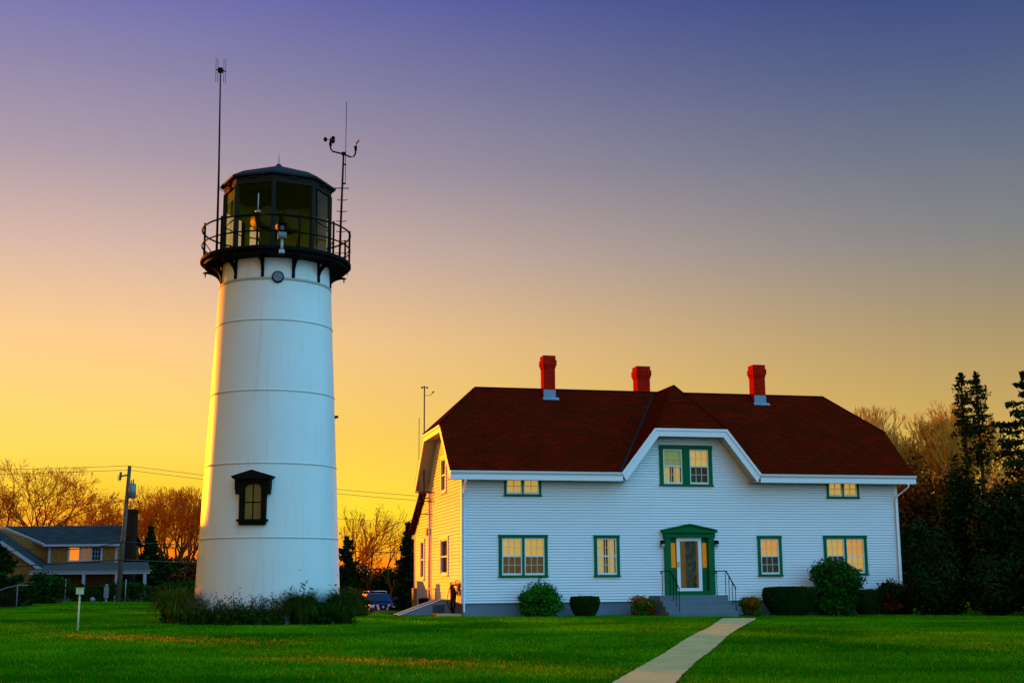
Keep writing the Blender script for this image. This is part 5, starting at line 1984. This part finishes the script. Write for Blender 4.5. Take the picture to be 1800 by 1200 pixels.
def leafy_tree(name, label, x, y, rx, rz, zc, n, leaf, m, seed, trunk_r=.12, cat='tree', group=None, lumps=16, low=True):
    rng = np.random.default_rng(seed)
    z0 = g1(x, y)
    t = thing(name, label, cat, (x, y, z0), 0, group)
    P, N = crown_points(n, rng, 1.0, lumps=lumps, shell=.4)
    P = P / np.abs(P).max(0) * np.array([rx, rx * .85, rz]) + np.array([0, 0, zc])
    P[:, 2] = np.where(P[:, 2] < 0.02, rng.random(len(P)) * .8, P[:, 2])
    V, F_ = leaf_quads(P, N, leaf, rng, 1.9)
    np_mesh('crown', V, F_, m, t)
    P0, P1, A, B = [(0, 0, -.4)], [(.05, 0, zc * .7)], [trunk_r], [trunk_r * .7]
    for i in range(9):
        a = rng.uniform(0, 6.28)
        b0 = np.array([.03, 0, zc * rng.uniform(.3, .7)])
        P0.append(b0); P1.append(b0 + np.array([cos(a) * rx * .6, sin(a) * rx * .5, rz * rng.uniform(.2, .7)])); A.append(trunk_r * .45); B.append(.015)
    V, F_ = seg_tubes(P0, P1, A, B, 6)
    np_mesh('trunk', V, F_, BARK, t)
    return t


def spruce(name, label, x, y, h, base_r, seed, m=NEEDLE, bare_from=None, bare_to=None, levels=26, lean=0.0, dens=34, clump=.16, cat='spruce', power=.9, start=.06, top_r=.08, z0=None, prof=None, gaps=0.0):
    """trunk with whorls of drooping branches carrying needle sprays"""
    rng = np.random.default_rng(seed)
    z0 = g1(x, y) if z0 is None else z0
    t = thing(name, label, cat, (x, y, z0), rng.uniform(0, 6.28))
    P0, P1, A, B = [], [], [], []
    L, LN = [], []
    zs = h * (start + (1 - start) * (np.linspace(0, 1, levels) ** .92))
    for i, z in enumerate(zs):
        q = (z / h)
        R = base_r * (1 - q) ** power + top_r
        if prof is not None:
            R = float(np.interp(q, [p[0] for p in prof], [p[1] for p in prof]))
        nb_ = 6 if q < .85 else 5
        sparse = bare_from is not None and bare_from < q < bare_to
        if sparse:
            nb_ = 2 if rng.random() < .55 else 1
            R *= .75
        a0 = rng.uniform(0, 6.28)
        for k in range(nb_):
            if rng.random() < gaps * 1.6:
                continue
            a = a0 + 2 * pi * k / nb_ + rng.normal() * .25
            Rb = R * rng.uniform(.45, 1.28)
            d = np.array([cos(a), sin(a), 0])
            b0 = np.array([lean * z, 0, z])
            b1 = b0 + d * Rb * .55 + np.array([0, 0, -.10 * Rb])
            b2 = b0 + d * Rb + np.array([0, 0, -.10 * Rb + .10 * Rb * rng.random()])
            P0 += [b0, b1]; P1 += [b1, b2]; A += [.03 * (1 - q) + .012, .015]; B += [.015, .006]
            nn = int(dens * (.35 + Rb / (base_r + .01)))
            tt = rng.random(nn) ** .7
            pts = np.where(tt[:, None] < .55, b0 + (b1 - b0) * (tt[:, None] / .55), b1 + (b2 - b1) * ((tt[:, None] - .55) / .45))
            wid = (.30 * Rb * (1 - .55 * tt) + .06)[:, None]
            side = np.array([-d[1], d[0], 0])
            off = side * rng.normal(size=(nn, 1)) * wid * .5 + np.stack([np.zeros(nn), np.zeros(nn), -np.abs(rng.normal(size=nn)) * .16 * (.4 + Rb * .35)], 1)
            L.append(pts + off); LN.append(rng.normal(size=(nn, 3)) + np.array([0, 0, .7]))
    tipn = 40
    L.append(np.stack([rng.normal(size=tipn) * .06 + lean * h, rng.normal(size=tipn) * .06, h - rng.random(tipn) * h * .05], 1)); LN.append(rng.normal(size=(tipn, 3)))
    P0.append(np.array([0, 0, -.4])); P1.append(np.array([lean * h, 0, h])); A.append(h * .012 + .05); B.append(.02)
    V, F_ = seg_tubes(P0, P1, A, B, 5)
    np_mesh('trunk', V, F_, BARK, t)
    V, F_ = leaf_quads(np.concatenate(L), np.concatenate(LN), clump, rng, 2.6)
    np_mesh('crown', V, F_, m, t)
    return t


TWIN = [(0, 1.6), (.30, 1.5), (.44, 1.15), (.52, .62), (.60, .38), (.70, .42), (.76, .66), (.80, .42), (.86, .56), (.93, .46), (.98, .26), (1, .06)]
spruce('spruce', 'left one of the two thin tall spruces with a bare middle trunk', 21.45, 62, 11.0, 1.5, 71, levels=58, clump=.10, dens=32, prof=TWIN, gaps=.22, bare_from=.50, bare_to=.73)
TWIN2 = [(0, 1.6), (.30, 1.4), (.46, 1.0), (.54, .55), (.62, .62), (.70, .66), (.78, .70), (.84, .44), (.90, .56), (.96, .38), (1, .06)]
spruce('spruce', 'right one of the two thin tall spruces, straighter and denser at its tip', 22.35, 62.5, 11.15, 1.6, 72, levels=58, clump=.10, dens=32, prof=TWIN2, gaps=.20, bare_from=.48, bare_to=.60)
spruce('spruce', 'big broad layered spruce cut by the right picture edge', 22.1, 56, 10.1, 3.4, 73, levels=23, clump=.13, dens=130, gaps=.20, prof=[(0, 3.2), (.3, 3.1), (.5, 2.5), (.7, 1.7), (.85, 1.0), (.95, .5), (1, .06)])
spruce('spruce', 'dark spruce between lighthouse and house, touching the left wall of the house', -5.55, 70, 4.8, .95, 74, levels=30, clump=.12, dens=60, power=.8, gaps=.15)
spruce('spruce', 'dark narrow conifer peeking out right of the lighthouse foot', -9.30, 74, 4.7, .75, 75, levels=26, clump=.12, dens=50, power=.45, gaps=.18)
spruce('spruce', 'dark small conifer in front of the bare trees left of the lighthouse', -25.2, 92, 4.9, 1.7, 76, levels=20, clump=.20, dens=40)
spruce('pine', 'dark pine in front of the tan house at the left picture edge', -27.5, 70, 3.5, 1.5, 77, levels=16, clump=.17, dens=90, cat='pine', prof=[(0, 1.9), (.3, 1.9), (.55, 1.5), (.75, 1.0), (1, .3)], gaps=.1)
bush('garden_shrub', 'dark rounded shrub in front of the tan house gable, right of the pine', 'bush', -26.3, 74.5, 1.5, 1.2, 1.75, 4200, .10, LEAFD, 78)

# dark wood on the right
leafy_tree('dark_tree', 'rust brown leafy tree directly behind the right house corner', 18.6, 62.5, 2.5, 3.9, 3.6, 9000, .11, LEAFBR, 81)
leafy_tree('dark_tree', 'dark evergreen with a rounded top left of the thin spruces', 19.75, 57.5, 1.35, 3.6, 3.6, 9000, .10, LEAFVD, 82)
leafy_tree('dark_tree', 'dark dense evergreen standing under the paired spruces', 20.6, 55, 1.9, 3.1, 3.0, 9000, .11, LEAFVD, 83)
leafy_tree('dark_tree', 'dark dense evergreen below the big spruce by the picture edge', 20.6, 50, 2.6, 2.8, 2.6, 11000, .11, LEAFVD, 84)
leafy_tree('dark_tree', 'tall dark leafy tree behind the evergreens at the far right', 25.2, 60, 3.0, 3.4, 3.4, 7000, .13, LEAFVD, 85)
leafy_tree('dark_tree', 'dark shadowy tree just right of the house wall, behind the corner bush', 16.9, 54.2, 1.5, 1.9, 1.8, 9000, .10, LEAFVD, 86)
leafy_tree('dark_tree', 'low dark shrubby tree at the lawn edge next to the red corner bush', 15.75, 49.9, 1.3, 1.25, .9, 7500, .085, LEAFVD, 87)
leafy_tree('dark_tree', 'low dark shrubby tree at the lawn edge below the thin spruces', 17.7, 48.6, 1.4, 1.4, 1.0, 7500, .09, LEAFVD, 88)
leafy_tree('dark_tree', 'low dark shrubby tree at the lawn edge by the right picture border', 19.3, 47.6, 1.5, 1.4, 1.0, 7500, .09, LEAFVD, 80)
leafy_tree('dark_tree', 'spreading brownish tree filling the dark wood left of the paired spruces', 21.2, 67, 2.6, 3.5, 3.5, 8000, .13, LEAFBR, 89)

# bushes behind the parked cars
leafy_tree('roadside_bush', 'dark green bush mass directly behind the blue car', -10.4, 108, 3.2, 2.0, 1.9, 3800, .17, LEAFVD, 91, cat='bush')
leafy_tree('roadside_bush', 'brownish bush behind the cars, left of the dark spruce', -7.6, 104, 2.2, 1.9, 1.8, 2800, .16, LEAFBR, 92, cat='bush')
leafy_tree('roadside_bush', 'dark bush behind the tower, left of the parked cars', -13.4, 104, 2.4, 2.2, 2.1, 3200, .17, LEAFVD, 93, cat='bush')
leafy_tree('roadside_bush', 'low dark thicket between the tan house porch and the lighthouse', -24.5, 95, 3.4, 1.6, 1.5, 3600, .17, LEAFVD, 94, cat='bush')
leafy_tree('roadside_bush', 'reddish thicket behind the hedge, nearest the lighthouse', -21.6, 90, 1.9, 1.35, 1.3, 2400, .15, LEAFBR, 95, cat='bush')
# far line of woods along the horizon
rng = np.random.default_rng(96)
nf = 26000
fx_ = rng.uniform(-130, 130, nf)
top = 3.0 + 1.6 * np.sin(fx_ * .11) + 1.1 * np.sin(fx_ * .31 + 1) + .7 * np.sin(fx_ * .83 + 2)
P = np.stack([fx_, 175 + rng.normal(size=nf) * 3, np.clip(rng.random(nf) ** .8 * top, 0, 9)], 1)
P[:, 2] += gz(P[:, 0], P[:, 1])
V, F_ = leaf_quads(P, rng.normal(size=P.shape), .34, rng, 1.8)
fw_ = np_mesh('far_woods', V, F_, LEAFVD)
tag(fw_, kind='stuff')

# unseen hedges added at the left to keep the low sun off the lawn
def add_shade_hedge(name, label, x0, x1, y, h, seed):
    rng = np.random.default_rng(seed)
    t = thing(name, label, 'hedge', ((x0 + x1) / 2, y, g1((x0 + x1) / 2, y)), 0)
    w_ = (x1 - x0) / 2
    n = int(900 * (x1 - x0))
    P = np.stack([rng.uniform(-w_, w_, n), rng.normal(size=n) * .45, rng.random(n) ** .6 * h * (1 + .04 * rng.normal(size=n))], 1)
    V, F_ = leaf_quads(P, rng.normal(size=P.shape) + np.array([.5, -.6, 0]), .16, rng, 1.7)
    np_mesh('foliage', V, F_, LEAFD, t)
    V, F_ = seg_tubes([(q, 0, -.2) for q in np.linspace(-w_, w_, 12)], [(q, 0, h * .7) for q in np.linspace(-w_, w_, 12)], [.05] * 12, [.02] * 12, 5)
    np_mesh('stem', V, F_, BARK, t)


add_shade_hedge('added_shade_hedge', 'unseen lower hedge added beyond the left edge to shade the lawn', -33.6, -29.5, 68, 4.4, 101)
add_shade_hedge('added_shade_hedge', 'unseen tall hedge added further left to shade the lawn, next to the lower one', -39.9, -33.7, 68, 6.4, 103)
add_shade_hedge('added_shade_hedge', 'unseen tall hedge added furthest left to shade the lawn', -64.0, -43.2, 68, 6.6, 102)

# ------------------------------------------------------------------ fence, posts, box
fe = thing('chain_link_fence', 'chain link fence with a bowed grey top rail at the left picture edge', 'fence', (-25.4, 68.2, g1(-25.4, 68.2)), 0)
b = MB()
top_pts = [(-4.5, -.5, 0.40), (-1.55, -.2, .62), (-.6, -.05, 1.02), (.0, .0, 1.16), (.5, .1, 1.16)]
b.tube(top_pts, .035, 6)
FENCEM = mat('fence_metal', (0.11, 0.125, 0.13), 0.6, spec=0.2)
b.build('top_rail', FENCEM, fe)
for (x_, y_, z_) in (top_pts[0], top_pts[3], (-2.2, -.25, .57)):
    b = MB(); b.tube([(x_, y_, -.3), (x_, y_, z_ + .01)], .03, 6); b.build('fence_post', FENCEM, fe)
P0, P1 = [], []
ztop = lambda x_: np.interp(x_, [p[0] for p in top_pts], [p[2] for p in top_pts])
for sgn in (1, -1):
    for x_ in np.arange(-6.0, 2.0, .085):
        a, bq = [], []
        for k in range(14):
            xa, za = x_ + sgn * k * .085, -.05 + k * .085
            xb, zb = x_ + sgn * (k + 1) * .085, za + .085
            if -4.5 < xa < 0 and -4.5 < xb < 0 and zb < ztop(xa):
                P0.append((xa, -.05 + .1 * xa * .1, za)); P1.append((xb, -.05 + .1 * xb * .1, zb))
V, F_ = seg_tubes(P0, P1, [.004] * len(P0), [.004] * len(P0), 3)
np_mesh('wire_mesh', V, F_, DARKMETAL, fe)

bbx = thing('post_box', 'small pale green box on a thin white post standing in the lawn', 'marker post', (-11.82, 36.3, g1(-11.82, 36.3)), 0)
b = MB(); b.tube([(0, 0, -.2), (.01, 0, .98)], .024, 8); b.build('post', mat('post_pale', (0.42, 0.50, 0.34), 0.6), bbx)
b = MB(); b.box(-.075, .095, -.07, .07, .97, 1.13); b.box(-.09, .11, -.085, .085, 1.13, 1.15); b.build('box', BIRDBOX, bbx, bevel=.006)
for (px_, lab) in ((-26.45, 'thin grey garden stake in front of the hedge, left of the box on a post'), (-22.9, 'thin grey garden stake in front of the hedge, right of the utility pole')):
    b = MB(); b.tube([(0, 0, -.1), (.02, 0, 1.35)], .022, 5)
    so_ = b.build('garden_stake', GREYMETAL)
    so_.location = (px_, 78.6, g1(px_, 78.6))
    tag(so_, lab, 'stake')
b = MB(); b.box(-.12, .12, -.1, .1, -.1, .55); b.tube([(0, 0, .55), (0, 0, .72)], .09, 8)
pe = b.build('meter_pedestal', mat('pedestal_grey', (0.16, 0.18, 0.19), 0.6), None, bevel=.01)
pe.location = (-24.05, 78.7, g1(-24.05, 78.7) + .35)
b = MB(); b.box(-.04, .04, -.04, .04, -.45, -.1); b.build('pedestal_leg', GREYMETAL, pe)
tag(pe, 'small grey meter pedestal left of the utility pole foot', 'pedestal')
b = MB()
for (cx, cz, r) in ((0, .14, .17),):
    b.lathe([(.0, cz - r), (r * .8, cz - r * .6), (r, cz), (r * .75, cz + r * .65), (.0, cz + r)], 10, (cx, 0))
rk_ = b.build('pale_stone', mat('stone_pale', (0.24, 0.23, 0.25), 0.8, var=0.5, scale=5.0))
rk_.location = (-24.9, 78.9, g1(-24.9, 78.9))
tag(rk_, 'small pale stone at the foot of the hedge', 'stone')

# ------------------------------------------------------------------ cars
def car_body(mb, prof, w, inset):
    """side profile extruded across, the upper points drawn in"""
    n = len(prof)
    vs = []
    for sgn in (-1, 1):
        for (yy, z, ins) in prof:
            vs.append((sgn * (w / 2 - ins * inset), yy, z))
    fs = [tuple(range(n))[::-1], tuple(range(n, 2 * n))] + [(i, (i + 1) % n, (i + 1) % n + n, i + n) for i in range(n)]
    mb.add(vs, fs)


SX, SY = -9.75, 95.0
suv = thing('parked_suv', 'blue off road car with a roof rack parked facing the viewer beyond the tower', 'car', (SX, SY, g1(SX, SY) + .012), radians(17))
b = MB()
car_body(b, [(-2.25, .42, 0), (-2.28, .72, 0), (-2.20, 1.05, .15), (-1.1, 1.16, .2), (2.2, 1.16, .2), (2.3, .9, 0), (2.3, .42, 0)], 1.86, .2)
bo = b.build('body', SUVP, suv, bevel=.05)
b = MB()
car_body(b, [(-1.15, 1.161, .25), (-.45, 1.74, .95), (2.0, 1.78, .95), (2.2, 1.161, .25)], 1.86, .18)
b.build('cabin', SUVP, suv, bevel=.04)
b = MB()
ws = [(-.68, -1.12, 1.22), (.68, -1.12, 1.22), (.60, -.55, 1.68), (-.60, -.55, 1.68)]
b.prism([(x_, y_ - .035, z_ + .01) for (x_, y_, z_) in ws], (0, .02, .012))
b.build('windscreen', CARGLASS, suv)
for sgn in (-1, 1):
    b = MB()
    b.prism([(sgn * .895, -.95, 1.2), (sgn * .80, -.42, 1.68), (sgn * .80, .9, 1.70), (sgn * .895, 1.0, 1.2)], (sgn * .012, 0, 0))
    b.build('side_window', CARGLASS, suv)
    b = MB(); b.box(sgn * .98 - .10, sgn * .98 + .10, -.95, -.85, 1.12, 1.28); b.build('door_mirror', SUVP, suv, bevel=.02)
    b = MB(); b.box(min(sgn * .60, sgn * .90), max(sgn * .60, sgn * .90), -2.30, -2.22, .80, 1.00); b.build('headlight', LAMPG, suv, bevel=.02)
    for yy in (-1.45, 1.45):
        b = MB(); b.tube([(sgn * .72, yy, .38), (sgn * .94, yy, .38)], .38, 20)
        wo2 = b.build('wheel', TYRE, suv)
        b = MB(); b.tube([(sgn * .935, yy, .38), (sgn * .95, yy, .38)], .22, 14); b.build('rim', GREYMETAL, wo2)
b = MB(); b.box(-.52, .52, -2.295, -2.25, .70, 1.0)
gr = b.build('grille', BLACKP, suv)
b = MB()
for sgn in (-1, 1):
    b.prism([(sgn * .50, -2.32, 1.02), (sgn * .34, -2.32, 1.02), (sgn * .22, -2.33, .66), (sgn * .40, -2.33, .66)], (0, .03, 0))
b.build('grille_bar', CHROME, gr)
b = MB(); b.tube([(0, -2.30, .86), (0, -2.325, .86)], .085, 12); b.build('badge', GREYMETAL, gr)
b = MB(); b.box(-.95, .95, -2.38, -2.2, .38, .62); b.build('bumper', mat('bumper_dark', (0.02, 0.025, 0.05), 0.6), suv, bevel=.03)
b = MB(); b.box(-.16, .16, -2.40, -2.381, .40, .58); b.build('licence_plate', PLATE, suv)
b = MB()
for sgn in (-1, 1):
    b.tube([(sgn * .62, -.35, 1.80), (sgn * .62, -.30, 1.90), (sgn * .62, 1.9, 1.92), (sgn * .62, 1.95, 1.80)], .03, 6)
for yy in (-.3, .5, 1.3, 1.88):
    b.tube([(-.62, yy, 1.91), (.62, yy, 1.91)], .025, 6)
b.build('roof_rack', CHROME, suv)

SX2, SY2 = -8.3, 99.0
sed = thing('parked_car', 'dark car glinting in the low sun right behind the blue car', 'car', (SX2, SY2, g1(SX2, SY2) + .012), radians(-30))
b = MB()
car_body(b, [(-2.2, .35, 0), (-2.25, .62, 0), (-2.0, .86, .15), (-.9, .96, .2), (2.1, 1.0, .2), (2.25, .7, 0), (2.2, .35, 0)], 1.76, .2)
b.build('body', DKPAINT, sed, bevel=.06)
b = MB()
car_body(b, [(-.95, .961, .3), (-.1, 1.42, 1.1), (1.3, 1.44, 1.1), (2.0, .99, .3)], 1.7, .2)
b.build('cabin', CARGLASS, sed, bevel=.05)
for sgn in (-1, 1):
    b = MB(); b.box(min(sgn * .5, sgn * .84), max(sgn * .5, sgn * .84), -2.27, -2.15, .60, .76); b.build('headlight', CHROME, sed, bevel=.02)
    for yy in (-1.4, 1.4):
        b = MB(); b.tube([(sgn * .66, yy, .33), (sgn * .88, yy, .33)], .33, 18); b.build('wheel', TYRE, sed)
    b = MB(); b.box(sgn * .95 - .09, sgn * .95 + .09, -.8, -.72, .98, 1.1); b.build('door_mirror', CHROME, sed, bevel=.02)

# ------------------------------------------------------------------ grass blades
def blade_material():
    m = bpy.data.materials.new('grass_blade')
    m.use_nodes = True
    nt = m.node_tree
    b_ = nt.nodes['Principled BSDF']
    b_.inputs['Roughness'].default_value = 0.75
    b_.inputs['Specular IOR Level'].default_value = 0.0
    t = nt.nodes.new('ShaderNodeTexCoord')
    nz = nt.nodes.new('ShaderNodeTexNoise')
    nz.inputs['Scale'].default_value = 0.22
    nz.inputs['Detail'].default_value = 9
    nz.inputs['Roughness'].default_value = 0.62
    nt.links.new(t.outputs['Object'], nz.inputs['Vector'])
    r1 = nt.nodes.new('ShaderNodeValToRGB')
    e0, e1 = r1.color_ramp.elements
    e0.position, e0.color = 0.38, (0.005, 0.150, 0.0010, 1)
    e1.position, e1.color = 0.66, (0.095, 0.400, 0.002, 1)
    nt.links.new(nz.outputs['Fac'], r1.inputs[0])
    g = nt.nodes.new('ShaderNodeNewGeometry')
    hs = nt.nodes.new('ShaderNodeHueSaturation')
    mr = nt.nodes.new('ShaderNodeMapRange')
    mr.inputs[3].default_value = 0.75
    mr.inputs[4].default_value = 1.25
    nt.links.new(g.outputs['Random Per Island'], mr.inputs[0])
    nt.links.new(mr.outputs[0], hs.inputs['Value'])
    mr2 = nt.nodes.new('ShaderNodeMapRange')
    mr2.inputs[1].default_value = 0.75
    mr2.inputs[2].default_value = 1.0
    mr2.inputs[3].default_value = 0.5
    mr2.inputs[4].default_value = 0.40
    nt.links.new(g.outputs['Random Per Island'], mr2.inputs[0])
    nt.links.new(mr2.outputs[0], hs.inputs['Hue'])
    nt.links.new(r1.outputs[0], hs.inputs['Color'])
    nt.links.new(hs.outputs[0], b_.inputs['Base Color'])
    tr_ = nt.nodes.new('ShaderNodeBsdfTranslucent')
    nt.links.new(hs.outputs[0], tr_.inputs[0])
    ms = nt.nodes.new('ShaderNodeMixShader')
    ms.inputs[0].default_value = 0.25
    nt.links.new(b_.outputs[0], ms.inputs[1])
    nt.links.new(tr_.outputs[0], ms.inputs[2])
    nt.links.new(ms.outputs[0], nt.nodes['Material Output'].inputs[0])
    return m


rng = np.random.default_rng(7)
NB = 900000
u = rng.random(NB)
YA, YB = 15.5, 80.0
p_ = -0.35                                   # density per strip ~ Y**p
gy = (YA ** (p_ + 1) + u * (YB ** (p_ + 1) - YA ** (p_ + 1))) ** (1 / (p_ + 1))
gx = rng.uniform(-.44, .44, NB) * gy + rng.uniform(-2.5, 2.5, NB)
# keep off the path, the house, the steps and the tower
pcx = np.interp(gy, [p[1] for p in PATH_L][::-1], [p[0] for p in PATH_L][::-1])
pcr = np.interp(gy, [p[1] for p in PATH_R][::-1], [p[0] for p in PATH_R][::-1])
on_path = (gx > pcx + .01) & (gx < pcr - .01) & (gy < 44.9)
lu = (gx - HX) * he[0] + (gy - HY) * he[1]
lv = (gx - HX) * hn[0] + (gy - HY) * hn[1]
in_house = (lu > -.05) & (lu < HU + .05) & (lv > -.02) & (lv < LV)
in_ramp = (lu > -2.4) & (lu <= -.05) & (lv > -.1) & (lv < 4.6)
in_steps = (lu > 7.03) & (lu < 9.75) & (lv > -2.2) & (lv <= 0)
in_tower = (gx - TX) ** 2 + (gy - TY) ** 2 < 2.3 ** 2
keep = ~(on_path | in_house | in_ramp | in_steps | in_tower)
gx, gy = gx[keep], gy[keep]
n = len(gx)
gzv = gz(gx, gy)
hgt = rng.uniform(.028, .062, n) * np.where(rng.random(n) < .03, 1.5, 1.0)
wd = .0036 * (gy / 20) ** .9 * rng.uniform(.7, 1.4, n)
an = rng.uniform(0, 2 * pi, n)
sd_ = np.stack([np.cos(an), np.sin(an), np.zeros(n)], 1) * wd[:, None]
bend = np.stack([rng.normal(size=n), rng.normal(size=n), np.zeros(n)], 1) * (hgt * .45)[:, None]
base = np.stack([gx, gy, gzv - .004], 1)
V = np.empty((n, 3, 3))
V[:, 0] = base - sd_
V[:, 1] = base + sd_
V[:, 2] = base + bend + np.array([0, 0, 1]) * hgt[:, None]
# dead blades, and yellow ones painting low sunlight in streaks on the lawn
def straw_sun(x, y):
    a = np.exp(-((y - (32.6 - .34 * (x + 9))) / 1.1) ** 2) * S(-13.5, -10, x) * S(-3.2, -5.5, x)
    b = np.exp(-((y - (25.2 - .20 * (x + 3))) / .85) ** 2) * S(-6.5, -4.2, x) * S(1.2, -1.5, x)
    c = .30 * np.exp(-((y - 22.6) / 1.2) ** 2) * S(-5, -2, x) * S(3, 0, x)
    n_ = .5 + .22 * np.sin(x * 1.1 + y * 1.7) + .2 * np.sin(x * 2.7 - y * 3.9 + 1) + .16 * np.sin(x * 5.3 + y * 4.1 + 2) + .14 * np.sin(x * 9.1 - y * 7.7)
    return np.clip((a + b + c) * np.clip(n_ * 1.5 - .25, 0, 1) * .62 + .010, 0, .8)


dry_sunlit = rng.random(n) < straw_sun(gx, gy) * .9
gd = np_mesh('dry_sunlit_grass', V[dry_sunlit].reshape(-1, 3), np.arange(3 * dry_sunlit.sum()).reshape(-1, 3), mat('straw_sunlit_blade', (0.80, 0.32, 0.010), 0.9, spec=0, island=0.5, trans=0.2))
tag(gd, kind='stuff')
V = V[~dry_sunlit]
n = len(V)
gb = np_mesh('grass', V.reshape(-1, 3), np.arange(3 * n).reshape(n, 3), blade_material())
tag(gb, kind='stuff')

# ------------------------------------------------------------------ groups of repeats
GROUPS = {'bare_tree': 'bare autumn trees behind the tan house and the driveway', 'golden_tree': 'golden bare trees behind the right end of the house',
          'dark_tree': 'dark trees of the wood on the right', 'roadside_bush': 'bushes beyond the hedge and the driveway', 'power_line': 'power lines carried by the utility pole',
          'ornamental_grass': 'ornamental grass clumps round the tower foot', 'flowering_scrub': 'flowering scrub round the tower foot', 'spruce': 'dark spruces and conifers',
          'clipped_yew': 'clipped bushes along the house front', 'red_azalea': 'reddish bushes along the house front', 'dark_shrub': 'shrubs at the right of the tower foot',
          'added_shade_hedge': 'unseen hedges added left of the lawn for shade', 'garden_stake': 'stakes in front of the hedge'}
for o in list(col.objects):
    if o.parent is None and o.get('category') and o.name.split('.')[0] in GROUPS:
        o['group'] = GROUPS[o.name.split('.')[0]]
